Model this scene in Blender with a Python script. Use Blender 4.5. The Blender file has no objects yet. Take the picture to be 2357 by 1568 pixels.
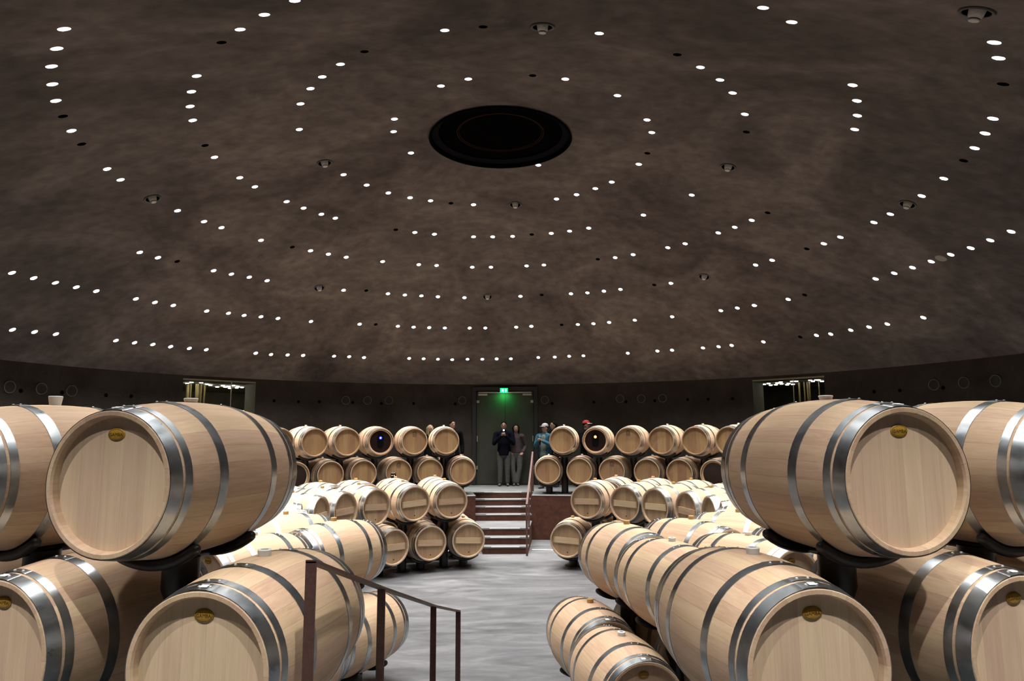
import bpy, bmesh, math, random
from mathutils import Vector, Matrix, Quaternion
from mathutils.geometry import delaunay_2d_cdt
random.seed(7)
SC = bpy.context.scene
C = SC.collection
PI = math.pi

# ------------------------------------------------------------------ camera, world, exposure
IW, IH, FPX = 2357.0, 1568.0, 1571.0
CAM = Vector((0.0228, -9.8822, 2.4422))
PITCH, YAW, ROLL = 0.1334, -0.0010, -0.0043
FWD = Vector((math.sin(YAW)*math.cos(PITCH), math.cos(YAW)*math.cos(PITCH), math.sin(PITCH)))
_R = Vector((math.cos(YAW), -math.sin(YAW), 0.0)); _U = _R.cross(FWD)
RGT = _R*math.cos(ROLL) + _U*math.sin(ROLL)
UPV = -_R*math.sin(ROLL) + _U*math.cos(ROLL)
cam_d = bpy.data.cameras.new('camera'); cam = bpy.data.objects.new('camera', cam_d); C.objects.link(cam)
cam_d.sensor_width = 36.0; cam_d.lens = FPX/IW*36.0; cam_d.clip_start = 0.05; cam_d.clip_end = 200
M = Matrix((RGT, UPV, -FWD)).transposed().to_4x4(); M.translation = CAM
cam.matrix_world = M
SC.camera = cam
world = bpy.data.worlds.new('world'); SC.world = world; world.use_nodes = True
world.node_tree.nodes['Background'].inputs[0].default_value = (0, 0, 0, 1)
world.node_tree.nodes['Background'].inputs[1].default_value = 0.0
SC.view_settings.view_transform = 'Standard'; SC.view_settings.look = 'None'
SC.view_settings.exposure = 0.0; SC.view_settings.gamma = 1.0
SC.view_settings.use_curve_mapping = False
SC.cycles.max_bounces = 5; SC.cycles.diffuse_bounces = 2; SC.cycles.glossy_bounces = 3; SC.cycles.transmission_bounces = 3; SC.cycles.sample_clamp_indirect = 6.0
SC.cycles.use_adaptive_sampling = True; SC.cycles.adaptive_threshold = 0.06
OUTER_W = 62.0           # the outermost turn, dimmed along the wall
SPOT_W = 160.0           # watts of each ceiling downlight
HEAD_W = 265.0           # the outermost turn above the entrance gallery
NEAR_W = 88.0           # the downlights above the entrance gallery

HP = 1.00                # gallery level above the sunken floor
RW = 9.3                 # hall wall radius
DC = Vector((-0.15, 0.0)) # dome and wall axis
DZ0, DK = 6.93, 0.03654   # dome height at the axis and its fall
def dome_z(x, y):
    return DZ0 - DK*((x-DC.x)**2 + (y-DC.y)**2)
def ray(px, py):
    return (FWD + RGT*((px-IW/2)/FPX) - UPV*((py-IH/2)/FPX)).normalized()
def on_dome(px, py):     # where a line of sight meets the dome
    d = ray(px, py); t = 0.3
    g = lambda t: (CAM.z+t*d.z) - dome_z(CAM.x+t*d.x, CAM.y+t*d.y)
    while g(t) < 0 and t < 40: t += 0.1
    a, b = t-0.1, t
    for _ in range(40):
        m = (a+b)/2
        if g(m) < 0: a = m
        else: b = m
    return CAM + d*b
def on_wall(px, py, R=RW):
    d = ray(px, py); ox, oy = CAM.x-DC.x, CAM.y-DC.y
    A = d.x**2+d.y**2; B = ox*d.x+oy*d.y; K = ox*ox+oy*oy-R*R
    t = (-B+math.sqrt(B*B-A*K))/A
    return CAM + d*t
def at_y(px, py, y):
    d = ray(px, py); return CAM + d*((y-CAM.y)/d.y)

# ------------------------------------------------------------------ object helpers
def new_mesh(name, verts, faces, smooth=False):
    m = bpy.data.meshes.new(name); m.from_pydata([tuple(v) for v in verts], [], faces)
    m.update()
    if smooth:
        m.polygons.foreach_set('use_smooth', [True]*len(m.polygons))
    return m
def obj(name, mesh, mat=None, parent=None, loc=None, rot=None):
    o = bpy.data.objects.new(name, mesh); C.objects.link(o)
    if mat is not None and mesh is not None and not mesh.materials: mesh.materials.append(mat)
    if parent is not None: o.parent = parent
    if loc is not None: o.location = loc
    if rot is not None: o.rotation_euler = rot
    return o
def empty(name, loc=(0,0,0), rz=0.0, parent=None):
    o = bpy.data.objects.new(name, None); C.objects.link(o); o.location = loc; o.rotation_euler = (0,0,rz)
    o.empty_display_size = 0.1
    if parent is not None: o.parent = parent
    return o
def tag(o, label=None, cat=None, group=None, kind=None):
    if label: o['label'] = label
    if cat: o['category'] = cat
    if group: o['group'] = group
    if kind: o['kind'] = kind
    return o
def bm_mesh(name, bm, smooth=False):
    m = bpy.data.meshes.new(name); bmesh.ops.recalc_face_normals(bm, faces=bm.faces); bm.to_mesh(m); bm.free()
    if smooth: m.polygons.foreach_set('use_smooth', [True]*len(m.polygons))
    return m
def box_bm(bm, x0, x1, y0, y1, z0, z1, bev=0.0):
    vs = [bm.verts.new(p) for p in ((x0,y0,z0),(x1,y0,z0),(x1,y1,z0),(x0,y1,z0),(x0,y0,z1),(x1,y0,z1),(x1,y1,z1),(x0,y1,z1))]
    fs = [bm.faces.new([vs[i] for i in f]) for f in ((0,3,2,1),(4,5,6,7),(0,1,5,4),(1,2,6,5),(2,3,7,6),(3,0,4,7))]
    if bev > 0:
        es = list({e for f in fs for e in f.edges})
        bmesh.ops.bevel(bm, geom=es, offset=bev, segments=2, affect='EDGES')
def box_mesh(name, x0, x1, y0, y1, z0, z1, bev=0.0):
    bm = bmesh.new(); box_bm(bm, x0, x1, y0, y1, z0, z1, bev); return bm_mesh(name, bm)
def hexa_mesh(name, b, t):          # prism between two loops of the same length
    n = len(b); vs = list(b)+list(t)
    fs = [tuple(reversed(range(n))), tuple(range(n, 2*n))] + [(i, (i+1)%n, n+(i+1)%n, n+i) for i in range(n)]
    bm = bmesh.new(); v = [bm.verts.new(p) for p in vs]
    for f in fs: bm.faces.new([v[i] for i in f])
    return bm_mesh(name, bm)
def lathe_mesh(name, prof, n=32, axis='Z', smooth=True, close=False):
    """prof: list of (radius, height). Radius 0 closes with a fan."""
    vs, idx = [], []
    for (r, h) in prof:
        if r < 1e-6: idx.append([len(vs)]*n); vs.append((0,0,h))
        else:
            idx.append(list(range(len(vs), len(vs)+n)))
            for i in range(n):
                a = 2*PI*i/n; vs.append((r*math.cos(a), r*math.sin(a), h))
    fs = []
    rows = list(range(len(prof)-1)) + ([-1] if close else [])
    for k in rows:
        A, B = idx[k], idx[(k+1) if k >= 0 else 0]
        for i in range(n):
            j = (i+1) % n
            q = [A[i], A[j], B[j], B[i]]
            f = []
            for t in q:
                if t not in f: f.append(t)
            if len(f) >= 3: fs.append(tuple(f))
    if axis == 'X': vs = [(h, x, y) for (x, y, h) in vs]
    m = new_mesh(name, vs, fs, smooth)
    bm = bmesh.new(); bm.from_mesh(m); bmesh.ops.recalc_face_normals(bm, faces=bm.faces); bm.to_mesh(m); bm.free()
    if smooth:
        try: m.set_sharp_from_angle(angle=math.radians(38))
        except Exception: pass
    return m
def tube_mesh(name, pts, r, n=10, rounded=True):
    pts = [Vector(p) for p in pts]; vs, fs = [], []
    T = [(pts[min(i+1,len(pts)-1)]-pts[max(i-1,0)]).normalized() for i in range(len(pts))]
    up = Vector((0,0,1)) if abs(T[0].z) < 0.9 else Vector((1,0,0))
    P, Rr, TT = [], [], []
    if rounded:
        for k in (0.02, 0.5, 0.86): P.append(pts[0]-T[0]*r*math.sqrt(1-k*k)); Rr.append(r*k); TT.append(T[0])
    for p, t in zip(pts, T): P.append(p); Rr.append(r); TT.append(t)
    if rounded:
        for k in (0.86, 0.5, 0.02): P.append(pts[-1]+T[-1]*r*math.sqrt(1-k*k)); Rr.append(r*k); TT.append(T[-1])
    for p, rr, t in zip(P, Rr, TT):
        u = (up - t*up.dot(t)).normalized(); w = t.cross(u)
        for i in range(n):
            a = 2*PI*i/n; vs.append(p + u*(rr*math.cos(a)) + w*(rr*math.sin(a)))
    for k in range(len(P)-1):
        for i in range(n):
            j = (i+1)%n; fs.append((k*n+i, k*n+j, (k+1)*n+j, (k+1)*n+i))
    fs.append(tuple(reversed(range(n)))); fs.append(tuple(range((len(P)-1)*n, len(P)*n)))
    return new_mesh(name, vs, fs, True)
ORD = ['first','second','third','fourth','fifth','sixth','seventh','eighth','ninth','tenth','eleventh','twelfth','thirteenth','fourteenth','fifteenth','sixteenth','seventeenth','eighteenth','nineteenth','twentieth','twenty-first','twenty-second','twenty-third','twenty-fourth','twenty-fifth','twenty-sixth','twenty-seventh','twenty-eighth','twenty-ninth','thirtieth','thirty-first','thirty-second','thirty-third','thirty-fourth','thirty-fifth','thirty-sixth','thirty-seventh','thirty-eighth','thirty-ninth','fortieth','forty-first','forty-second','forty-third','forty-fourth','forty-fifth','forty-sixth','forty-seventh','forty-eighth','forty-ninth','fiftieth']

# ------------------------------------------------------------------ materials
def mat_base(name):
    m = bpy.data.materials.new(name); m.use_nodes = True
    nt = m.node_tree; b = nt.nodes['Principled BSDF']
    return m, nt, b
def setin(b, **k):
    for n, v in k.items():
        n = n.replace('_', ' ')
        if n in b.inputs: b.inputs[n].default_value = v
def plain(name, col, rough=0.5, metal=0.0, spec=0.5, emit=None, es=0.0):
    m, nt, b = mat_base(name)
    b.inputs['Base Color'].default_value = (*col, 1); b.inputs['Roughness'].default_value = rough
    b.inputs['Metallic'].default_value = metal
    if 'Specular IOR Level' in b.inputs: b.inputs['Specular IOR Level'].default_value = spec
    if emit:
        b.inputs['Emission Color'].default_value = (*emit, 1); b.inputs['Emission Strength'].default_value = es
    return m
def ramp(nt, stops):
    r = nt.nodes.new('ShaderNodeValToRGB'); e = r.color_ramp.elements
    while len(e) > 1: e.remove(e[-1])
    e[0].position = stops[0][0]; e[0].color = (*stops[0][1], 1)
    for p, c in stops[1:]:
        n = e.new(p); n.color = (*c, 1)
    return r
def wood(name, dark, mid, light, grain_axis, var=0.35, rough=0.62, per_angle=False, huev=0.02):
    """Oak: long grain along one local axis, every object shifted by its own random number."""
    m, nt, b = mat_base(name); N = nt.nodes; Lk = nt.links
    tc = N.new('ShaderNodeTexCoord'); oi = N.new('ShaderNodeObjectInfo')
    mul = N.new('ShaderNodeMath'); mul.operation = 'MULTIPLY'; mul.inputs[1].default_value = 37.0
    Lk.new(oi.outputs['Random'], mul.inputs[0])
    comb = N.new('ShaderNodeCombineXYZ')
    for i in range(3): Lk.new(mul.outputs[0], comb.inputs[i])
    add = N.new('ShaderNodeVectorMath'); add.operation = 'ADD'
    Lk.new(tc.outputs['Object'], add.inputs[0]); Lk.new(comb.outputs[0], add.inputs[1])
    mp = N.new('ShaderNodeMapping')
    s = {'X': (2.2, 55, 55), 'Z': (55, 55, 2.2), 'Y': (55, 2.2, 55)}[grain_axis]
    mp.inputs['Scale'].default_value = s
    Lk.new(add.outputs[0], mp.inputs['Vector'])
    n1 = N.new('ShaderNodeTexNoise'); n1.inputs['Scale'].default_value = 1.0; n1.inputs['Detail'].default_value = 4; n1.inputs['Roughness'].default_value = 0.65
    n1.inputs['Distortion'].default_value = 0.6
    Lk.new(mp.outputs[0], n1.inputs['Vector'])
    mp2 = N.new('ShaderNodeMapping'); s2 = tuple(v/9 if v > 10 else v*0.8 for v in s); mp2.inputs['Scale'].default_value = s2
    Lk.new(add.outputs[0], mp2.inputs['Vector'])
    n2 = N.new('ShaderNodeTexNoise'); n2.inputs['Scale'].default_value = 1.0; n2.inputs['Detail'].default_value = 3; Lk.new(mp2.outputs[0], n2.inputs['Vector'])
    mx = N.new('ShaderNodeMix'); mx.data_type = 'FLOAT'; mx.inputs[0].default_value = 0.45
    Lk.new(n1.outputs['Fac'], mx.inputs[2]); Lk.new(n2.outputs['Fac'], mx.inputs[3])
    r = ramp(nt, [(0.28, dark), (0.5, mid), (0.72, light)])
    Lk.new(mx.outputs[0], r.inputs[0])
    hsv = N.new('ShaderNodeHueSaturation')
    # per-piece value: its own random number, or the stave it lies in when the body is one lathe
    rnd = oi.outputs['Random']
    if per_angle:
        sx = N.new('ShaderNodeSeparateXYZ'); Lk.new(tc.outputs['Object'], sx.inputs[0])
        at = N.new('ShaderNodeMath'); at.operation = 'ARCTAN2'; Lk.new(sx.outputs['Y'], at.inputs[0]); Lk.new(sx.outputs['Z'], at.inputs[1])
        sc = N.new('ShaderNodeMath'); sc.operation = 'MULTIPLY_ADD'; sc.inputs[1].default_value = 28/(2*PI); Lk.new(mul.outputs[0], sc.inputs[2]); Lk.new(at.outputs[0], sc.inputs[0])
        fl = N.new('ShaderNodeMath'); fl.operation = 'FLOOR'; Lk.new(sc.outputs[0], fl.inputs[0])
        wn = N.new('ShaderNodeTexWhiteNoise'); wn.noise_dimensions = '1D'; Lk.new(fl.outputs[0], wn.inputs['W'])
        rnd = wn.outputs['Value']
    mr = N.new('ShaderNodeMapRange'); mr.inputs['To Min'].default_value = 1-var/2; mr.inputs['To Max'].default_value = 1+var/2
    Lk.new(rnd, mr.inputs['Value']); Lk.new(mr.outputs[0], hsv.inputs['Value'])
    mh = N.new('ShaderNodeMapRange'); mh.inputs['To Min'].default_value = 0.5-huev/2; mh.inputs['To Max'].default_value = 0.5+huev/2
    Lk.new(rnd, mh.inputs['Value']); Lk.new(mh.outputs[0], hsv.inputs['Hue'])
    Lk.new(r.outputs[0], hsv.inputs['Color']); Lk.new(hsv.outputs[0], b.inputs['Base Color'])
    b.inputs['Roughness'].default_value = rough
    b.inputs['Specular IOR Level'].default_value = 0.3
    return m
def mottled(name, stops, scale, rough=0.6, detail=6, bump=0.1, stretch=(1,1,1), dist=0.4, metal=0.0, rr=None, spec=0.5, fine=None):
    m, nt, b = mat_base(name); N = nt.nodes; Lk = nt.links
    tc = N.new('ShaderNodeTexCoord'); mp = N.new('ShaderNodeMapping'); mp.inputs['Scale'].default_value = stretch
    Lk.new(tc.outputs['Object'], mp.inputs['Vector'])
    n = N.new('ShaderNodeTexNoise'); n.inputs['Scale'].default_value = scale; n.inputs['Detail'].default_value = detail; n.inputs['Roughness'].default_value = 0.6
    n.inputs['Distortion'].default_value = dist; Lk.new(mp.outputs[0], n.inputs['Vector'])
    r = ramp(nt, stops); Lk.new(n.outputs['Fac'], r.inputs[0])
    col = r.outputs[0]
    if fine:
        n2 = N.new('ShaderNodeTexNoise'); n2.inputs['Scale'].default_value = fine[0]; n2.inputs['Detail'].default_value = 4; Lk.new(mp.outputs[0], n2.inputs['Vector'])
        r2 = ramp(nt, [(0.3, (1-fine[1],)*3), (0.7, (1+fine[1],)*3)]); Lk.new(n2.outputs['Fac'], r2.inputs[0])
        mm = N.new('ShaderNodeMix'); mm.data_type = 'RGBA'; mm.blend_type = 'MULTIPLY'; mm.inputs[0].default_value = 1.0
        Lk.new(col, mm.inputs[6]); Lk.new(r2.outputs[0], mm.inputs[7]); col = mm.outputs[2]
    Lk.new(col, b.inputs['Base Color'])
    b.inputs['Roughness'].default_value = rough; b.inputs['Metallic'].default_value = metal; b.inputs['Specular IOR Level'].default_value = spec
    if rr:
        mr = N.new('ShaderNodeMapRange'); mr.inputs['To Min'].default_value = rr[0]; mr.inputs['To Max'].default_value = rr[1]
        Lk.new(n.outputs['Fac'], mr.inputs['Value']); Lk.new(mr.outputs[0], b.inputs['Roughness'])
    if bump:
        bp = N.new('ShaderNodeBump'); bp.inputs['Strength'].default_value = bump; bp.inputs['Distance'].default_value = 0.01
        Lk.new(n.outputs['Fac'], bp.inputs['Height']); Lk.new(bp.outputs[0], b.inputs['Normal'])
    return m
MT = {}
MT['stave'] = wood('oak_stave', (0.44,0.295,0.185), (0.56,0.395,0.262), (0.66,0.485,0.335), 'X', 0.11)
MT['body'] = wood('oak_body', (0.44,0.295,0.185), (0.56,0.395,0.262), (0.66,0.485,0.335), 'X', 0.11, per_angle=True)
MT['board'] = wood('oak_head_board', (0.50,0.355,0.235), (0.60,0.440,0.302), (0.68,0.515,0.365), 'Z', 0.15)
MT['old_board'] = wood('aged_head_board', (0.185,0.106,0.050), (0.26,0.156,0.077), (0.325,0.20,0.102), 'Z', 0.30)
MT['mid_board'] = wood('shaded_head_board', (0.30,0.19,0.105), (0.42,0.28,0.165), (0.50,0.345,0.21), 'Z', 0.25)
MT['bar'] = wood('oak_cross_bar', (0.45,0.30,0.17), (0.58,0.42,0.26), (0.68,0.50,0.33), 'Y', 0.25)
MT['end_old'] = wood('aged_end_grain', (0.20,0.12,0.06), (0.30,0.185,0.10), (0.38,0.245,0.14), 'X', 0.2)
MT['hoop'] = mottled('galvanised_hoop', [(0.3,(0.33,0.37,0.40)),(0.6,(0.46,0.50,0.53)),(0.8,(0.58,0.61,0.64))], 9, 0.3, detail=3, bump=0, metal=1.0, rr=(0.2,0.42))
MT['rivet'] = plain('rivet_steel', (0.80,0.81,0.83), 0.25, 0.45)
MT['silicone'] = plain('white_silicone', (0.80,0.82,0.82), 0.45)
MT['amber'] = plain('amber_bung', (0.46,0.285,0.105), 0.5)
MT['wine'] = plain('wine_stained_hole', (0.10,0.03,0.05), 0.5)
MT['badge'] = mottled('amber_badge', [(0.3,(0.36,0.19,0.015)),(0.7,(0.48,0.27,0.03))], 40, 0.4, bump=0)
MT['ink'] = plain('burnt_print', (0.03,0.014,0.006), 0.8)
MT['badge_ink'] = plain('badge_print', (0.09,0.045,0.01), 0.6)
MT['tag'] = plain('paper_tag', (0.85,0.85,0.83), 0.6)
MT['black'] = mottled('black_painted_steel', [(0.3,(0.012,0.010,0.010)),(0.7,(0.022,0.019,0.018))], 30, 0.38, bump=0.02)
MT['glass_dark'] = plain('dark_glass', (0.014,0.007,0.006), 0.25, 0.0, 0.25)
MT['device'] = plain('black_device', (0.002,0.002,0.002), 0.7, spec=0.05)
MT['floor'] = mottled('polished_concrete', [(0.27,(0.058,0.060,0.065)),(0.5,(0.110,0.112,0.119)),(0.73,(0.175,0.178,0.186))], 1.1, 0.5, detail=6, bump=0, stretch=(0.6,1.6,1), dist=1.6, rr=(0.35,0.6), fine=(14,0.12))
MT['gallery'] = mottled('gallery_concrete', [(0.25,(0.075,0.076,0.078)),(0.5,(0.11,0.111,0.114)),(0.75,(0.15,0.151,0.154))], 2.0, 0.6, detail=5, bump=0, dist=1.0)
MT['ceiling'] = mottled('dark_plaster_dome', [(0.28,(0.062,0.050,0.044)),(0.5,(0.118,0.097,0.085)),(0.72,(0.190,0.157,0.136))], 0.45, 0.8, detail=6, bump=0, dist=1.2, spec=0.15, fine=(5,0.22))
MT['wall'] = mottled('dark_wall_plaster', [(0.3,(0.030,0.0245,0.0205)),(0.7,(0.052,0.043,0.036))], 2.0, 0.85, detail=4, bump=0, spec=0.15, fine=(90,0.35))
MT['corten'] = mottled('rusted_steel', [(0.25,(0.036,0.014,0.009)),(0.5,(0.062,0.024,0.015)),(0.75,(0.088,0.037,0.022))], 7.0, 0.8, detail=9, bump=0.1, dist=0.8, spec=0.2, fine=(160,0.3))
MT['edge'] = plain('pale_edge_strip', (0.45,0.45,0.46), 0.4)
MT['rail'] = mottled('brown_steel_rail', [(0.3,(0.060,0.027,0.021)),(0.7,(0.095,0.045,0.036))], 14, 0.55, bump=0.04, fine=(80,0.15))
MT['void'] = plain('socket_black', (0.004,0.004,0.004), 0.9, spec=0.0)
MT['sleeve'] = plain('lamp_sleeve_white', (0.80,0.80,0.84), 0.6)
MT['lens'] = plain('lamp_lens', (0.9,0.9,0.95), 0.4, emit=(0.93,0.95,1.0), es=6.0)
MT['lens'].cycles.emission_sampling = 'NONE'
MT['det'] = plain('detector_plastic', (0.55,0.51,0.45), 0.5)
MT['det_slot'] = plain('detector_slot', (0.02,0.02,0.02), 0.7)
MT['trim'] = plain('detector_trim', (0.085,0.075,0.070), 0.5)
MT['oc_band'] = plain('oculus_band', (0.009,0.009,0.010), 0.6, spec=0.0)
MT['oc_in'] = plain('oculus_inner', (0.0025,0.002,0.002), 0.9, spec=0.0)
MT['oc_ring'] = plain('oculus_copper_ring', (0.03,0.016,0.011), 0.5, spec=0.0)
MT['door'] = mottled('door_dark_olive', [(0.3,(0.034,0.0345,0.027)),(0.7,(0.046,0.046,0.036))], 3.0, 0.55, bump=0.02, fine=(60,0.2), spec=0.3)
MT['frame'] = plain('door_frame_black', (0.008,0.008,0.008), 0.6)
MT['fitting'] = plain('satin_steel', (0.55,0.50,0.46), 0.4, 0.6)
# ------------------------------------------------------------------ the shell of the hall
def struct(o): o['kind'] = 'structure'; return o
def arc_pts(r, a0, a1, n):     # angle measured from +y (the far end) towards +x
    return [(r*math.sin(a0+(a1-a0)*i/n), r*math.cos(a0+(a1-a0)*i/n)) for i in range(n+1)]
# sunken floor: one disc
n = 96
struct(obj('floor', new_mesh('floor', [(0,0,0)]+[(6.6*math.sin(2*PI*i/n), 6.6*math.cos(2*PI*i/n), 0) for i in range(n)],
        [(0, (i+1)%n+1, i+1) for i in range(n)]), MT['floor']))
# gallery ring with the stair notch on the far side
RG = 6.20
SA0, SA1 = -0.137, 0.072          # radial edges of the far staircase
def gallery():
    bm = bmesh.new()
    angs = sorted({SA0, SA1} | {-PI + 2*PI*i/120 for i in range(121)})
    rs = [RG, 7.03, 8.2, 9.5, 11.6]
    V = {}
    def vert(i, j):
        if (i, j) not in V: V[(i, j)] = bm.verts.new((rs[j]*math.sin(angs[i]), rs[j]*math.cos(angs[i]), HP))
        return V[(i, j)]
    for i in range(len(angs)-1):
        mid = (angs[i]+angs[i+1])/2
        for j in range(len(rs)-1):
            if j == 0 and SA0 < mid < SA1: continue
            bm.faces.new((vert(i,j), vert(i,j+1), vert(i+1,j+1), vert(i+1,j)))
    m = bm_mesh('gallery_floor', bm)
    return m
g = struct(obj('floor_gallery', gallery(), MT['gallery']))
def fascia(a0, a1, nseg, name):
    bm = bmesh.new(); o = arc_pts(RG, a0, a1, nseg); inn = arc_pts(RG+0.04, a0, a1, nseg)
    for i in range(nseg):
        for P, fl in ((o, 0), (inn, 1)):
            bm.faces.new([bm.verts.new((*P[i], 0)), bm.verts.new((*P[i+1], 0)), bm.verts.new((*P[i+1], HP-0.012)), bm.verts.new((*P[i], HP-0.012))])
    bmesh.ops.remove_doubles(bm, verts=bm.verts, dist=1e-5)
    return bm_mesh(name, bm, True)
struct(obj('wall_gallery_front', fascia(SA1, 2*PI+SA0, 116, 'gallery_front'), MT['corten']))
def edge_strip(a0, a1, nseg):
    bm = bmesh.new()
    for i in range(nseg):
        A = a0+(a1-a0)*i/nseg; B = a0+(a1-a0)*(i+1)/nseg
        q = lambda r, a, z: bm.verts.new((r*math.sin(a), r*math.cos(a), z))
        bm.faces.new((q(RG-0.006,A,HP-0.012), q(RG-0.006,B,HP-0.012), q(RG-0.006,B,HP+0.003), q(RG-0.006,A,HP+0.003)))
        bm.faces.new((q(RG-0.006,A,HP+0.003), q(RG-0.006,B,HP+0.003), q(RG+0.02,B,HP+0.003), q(RG+0.02,A,HP+0.003)))
    bmesh.ops.remove_doubles(bm, verts=bm.verts, dist=1e-5)
    return bm_mesh('gallery_edge_strip', bm)
struct(obj('trim_1', edge_strip(SA1, 2*PI+SA0, 116), MT['edge']))
# ---- stairs at the far side
stair = empty('staircase', (0, 5.0, 0)); tag(stair, 'rust-brown steel staircase with grey treads rising to the far door', 'staircase')
RISE = HP/7
edges = [4.36, 4.65, 4.94, 6.17, 6.457, 6.743, 7.03]
def sx(y): return math.tan(SA0)*y, math.tan(SA1)*y
for k, y0 in enumerate(edges):
    y1 = edges[k+1] if k+1 < len(edges) else 7.05
    z1 = RISE*(k+1); z0 = RISE*k if k >= 3 else 0.0
    (l0, r0), (l1, r1) = sx(y0), sx(y1)
    lift = 0 if k < 6 else -0.002
    b = [(l0,y0-5,z0),(r0,y0-5,z0),(r1,y1-5,z0),(l1,y1-5,z0)]; t = [(x,y,z1-0.03) for x,y,_ in b]
    st = obj('step', hexa_mesh('step', b, t), MT['corten'], stair)
    e = 0.006
    b2 = [(l0,y0-5-e,z1-0.03),(r0,y0-5-e,z1-0.03),(r1,y1-5-(e if k<6 else 0),z1-0.03),(l1,y1-5-(e if k<6 else 0),z1-0.03)]
    tr = obj('tread', hexa_mesh('tread', b2, [(x,y,z1+lift) for x,y,_ in b2]), MT['gallery'], st)
    w = r0-l0; c0 = (l0+r0)/2
    obj('nosing_strip', box_mesh('nosing_strip', c0-0.31*w, c0+0.31*w, y0-5-e-0.004, y0-5+0.035, z1-0.014, z1+0.003), MT['edge'], st)
# side cheeks of the notch in the gallery
for s, a in ((-1, SA0), (1, SA1)):
    p0 = (RG*math.sin(a), RG*math.cos(a)); p1 = (7.05*math.sin(a), 7.05*math.cos(a)); o = s*0.02
    ck = obj('side_cheek', hexa_mesh('side_cheek', [(p0[0],p0[1]-5,0.3),(p1[0],p1[1]-5,0.3),(p1[0]+o,p1[1]-5,0.3),(p0[0]+o,p0[1]-5,0.3)],
        [(p0[0],p0[1]-5,HP-0.003),(p1[0],p1[1]-5,HP-0.003),(p1[0]+o,p1[1]-5,HP-0.003),(p0[0]+o,p0[1]-5,HP-0.003)]), MT['corten'], stair)
# ---- handrails: flat bars, sloping top rail
def handrail(name, label, sgn, rot):
    h = empty(name, (0,0,0), rot); tag(h, label, 'handrail')
    X = lambda r: sgn*0.1042*r
    tops = [(7.19,1.963),(6.26,1.66),(5.035,1.276),(4.11,1.01)]
    foot = [HP, HP, RISE*3, 0.0]
    if rot < 1: foot[1] = RISE*4
    for k, ((r, z), f) in enumerate(zip(tops, foot)):
        x = X(r)
        obj('post', box_mesh('post', x-0.020, x+0.020, r-0.006, r+0.006, f, z-0.006), MT['rail'], h)
    for (r0, z0), (r1, z1) in zip(tops[:-1], tops[1:]):
        x0, x1 = X(r0), X(r1); e0 = 0.006 if r0 == 7.19 else 0; e1 = -0.006 if r1 == 4.11 else 0
        b = [(x0-0.020,r0+e0,z0-0.012),(x0+0.020,r0+e0,z0-0.012),(x1+0.020,r1+e1,z1-0.012),(x1-0.020,r1+e1,z1-0.012)]
        obj('top_rail', hexa_mesh('top_rail', b, [(x,y,z+0.012) for x,y,z in b]), MT['rail'], h)
    return h
handrail('handrail', 'brown flat-bar handrail descending in the foreground left of the aisle', 1, PI)
handrail('handrail', 'slim brown handrail on the right of the far stairs', 1, 0.0340)
# ---- wall: a drum with a doorway and two windows
DOOR_X0, DOOR_X1 = at_y(1092,1000,9.2).x, at_y(1231,1000,9.2).x
DOOR_TOP = on_wall(1160, 893).z
def wang(px, py): p = on_wall(px, py); return math.atan2(p.x-DC.x, p.y-DC.y)
dA0, dA1 = wang(1091, 1000), wang(1231, 1000)
w1A0, w1A1 = wang(420, 900), wang(588, 900)
w2A0, w2A1 = wang(1733, 900), wang(1899, 900)
W1T, W2T = on_wall(505, 879).z, on_wall(1815, 874).z
WB = HP+0.75
WTOP = DZ0-DK*RW**2+0.02
def wall_mesh():
    lim = math.radians(128)
    angs = sorted({dA0, dA1, w1A0, w1A1, w2A0, w2A1, -lim, lim} | {-lim + 2*lim*i/110 for i in range(111)})
    zs = sorted({HP-0.1, HP, WB, DOOR_TOP, W1T, W2T, WTOP})
    bm = bmesh.new(); V = {}
    def v(i, j):
        if (i,j) not in V: V[(i,j)] = bm.verts.new((DC.x+RW*math.sin(angs[i]), DC.y+RW*math.cos(angs[i]), zs[j]))
        return V[(i,j)]
    for i in range(len(angs)-1):
        a = (angs[i]+angs[i+1])/2
        for j in range(len(zs)-1):
            z = (zs[j]+zs[j+1])/2
            if dA0 < a < dA1 and HP < z < DOOR_TOP: continue
            if w1A0 < a < w1A1 and WB < z < W1T: continue
            if w2A0 < a < w2A1 and WB < z < W2T: continue
            bm.faces.new((v(i,j), v(i+1,j), v(i+1,j+1), v(i,j+1)))
    return bm_mesh('hall_wall', bm, True)
wall = struct(obj('wall_back', wall_mesh(), MT['wall']))
def wframe(a, R=RW): return Vector((DC.x+R*math.sin(a), DC.y+R*math.cos(a), 0)), -a   # point on the drum, rotation whose local y looks outwards
# vents and formwork holes in the wall
VENTS = [(22,891),(95,895),(165,900),(796,922),(846,922),(895,922),(1064,922),(1254,921),(1427,918),(1476,918),(1525,917),(2150,886),(2219,881),(2292,877)]
vent_lab = ['leftmost of the three vents at the left edge','middle of the three vents at the left edge','rightmost of the three vents at the left edge',
 'first of the trio left of the door','second of the trio left of the door','third of the trio left of the door','close to the left side of the door frame','close to the right side of the door frame',
 'first of the trio right of the door','second of the trio right of the door','third of the trio right of the door','leftmost of the three vents at the right edge','middle of the three vents at the right edge','rightmost of the three vents at the right edge']
ring_m = lathe_mesh('vent_ring', [(0.098,-0.012),(0.112,-0.012),(0.112,0.012),(0.098,0.012)], 32, close=True)
ring_m.materials.append(plain('vent_ring_grey', (0.11,0.10,0.09), 0.6))
disc_m = lathe_mesh('vent_disc', [(0,0.004),(0.1,0.004)], 28); disc_m.materials.append(MT['frame'])
slat_ms = []
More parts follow.
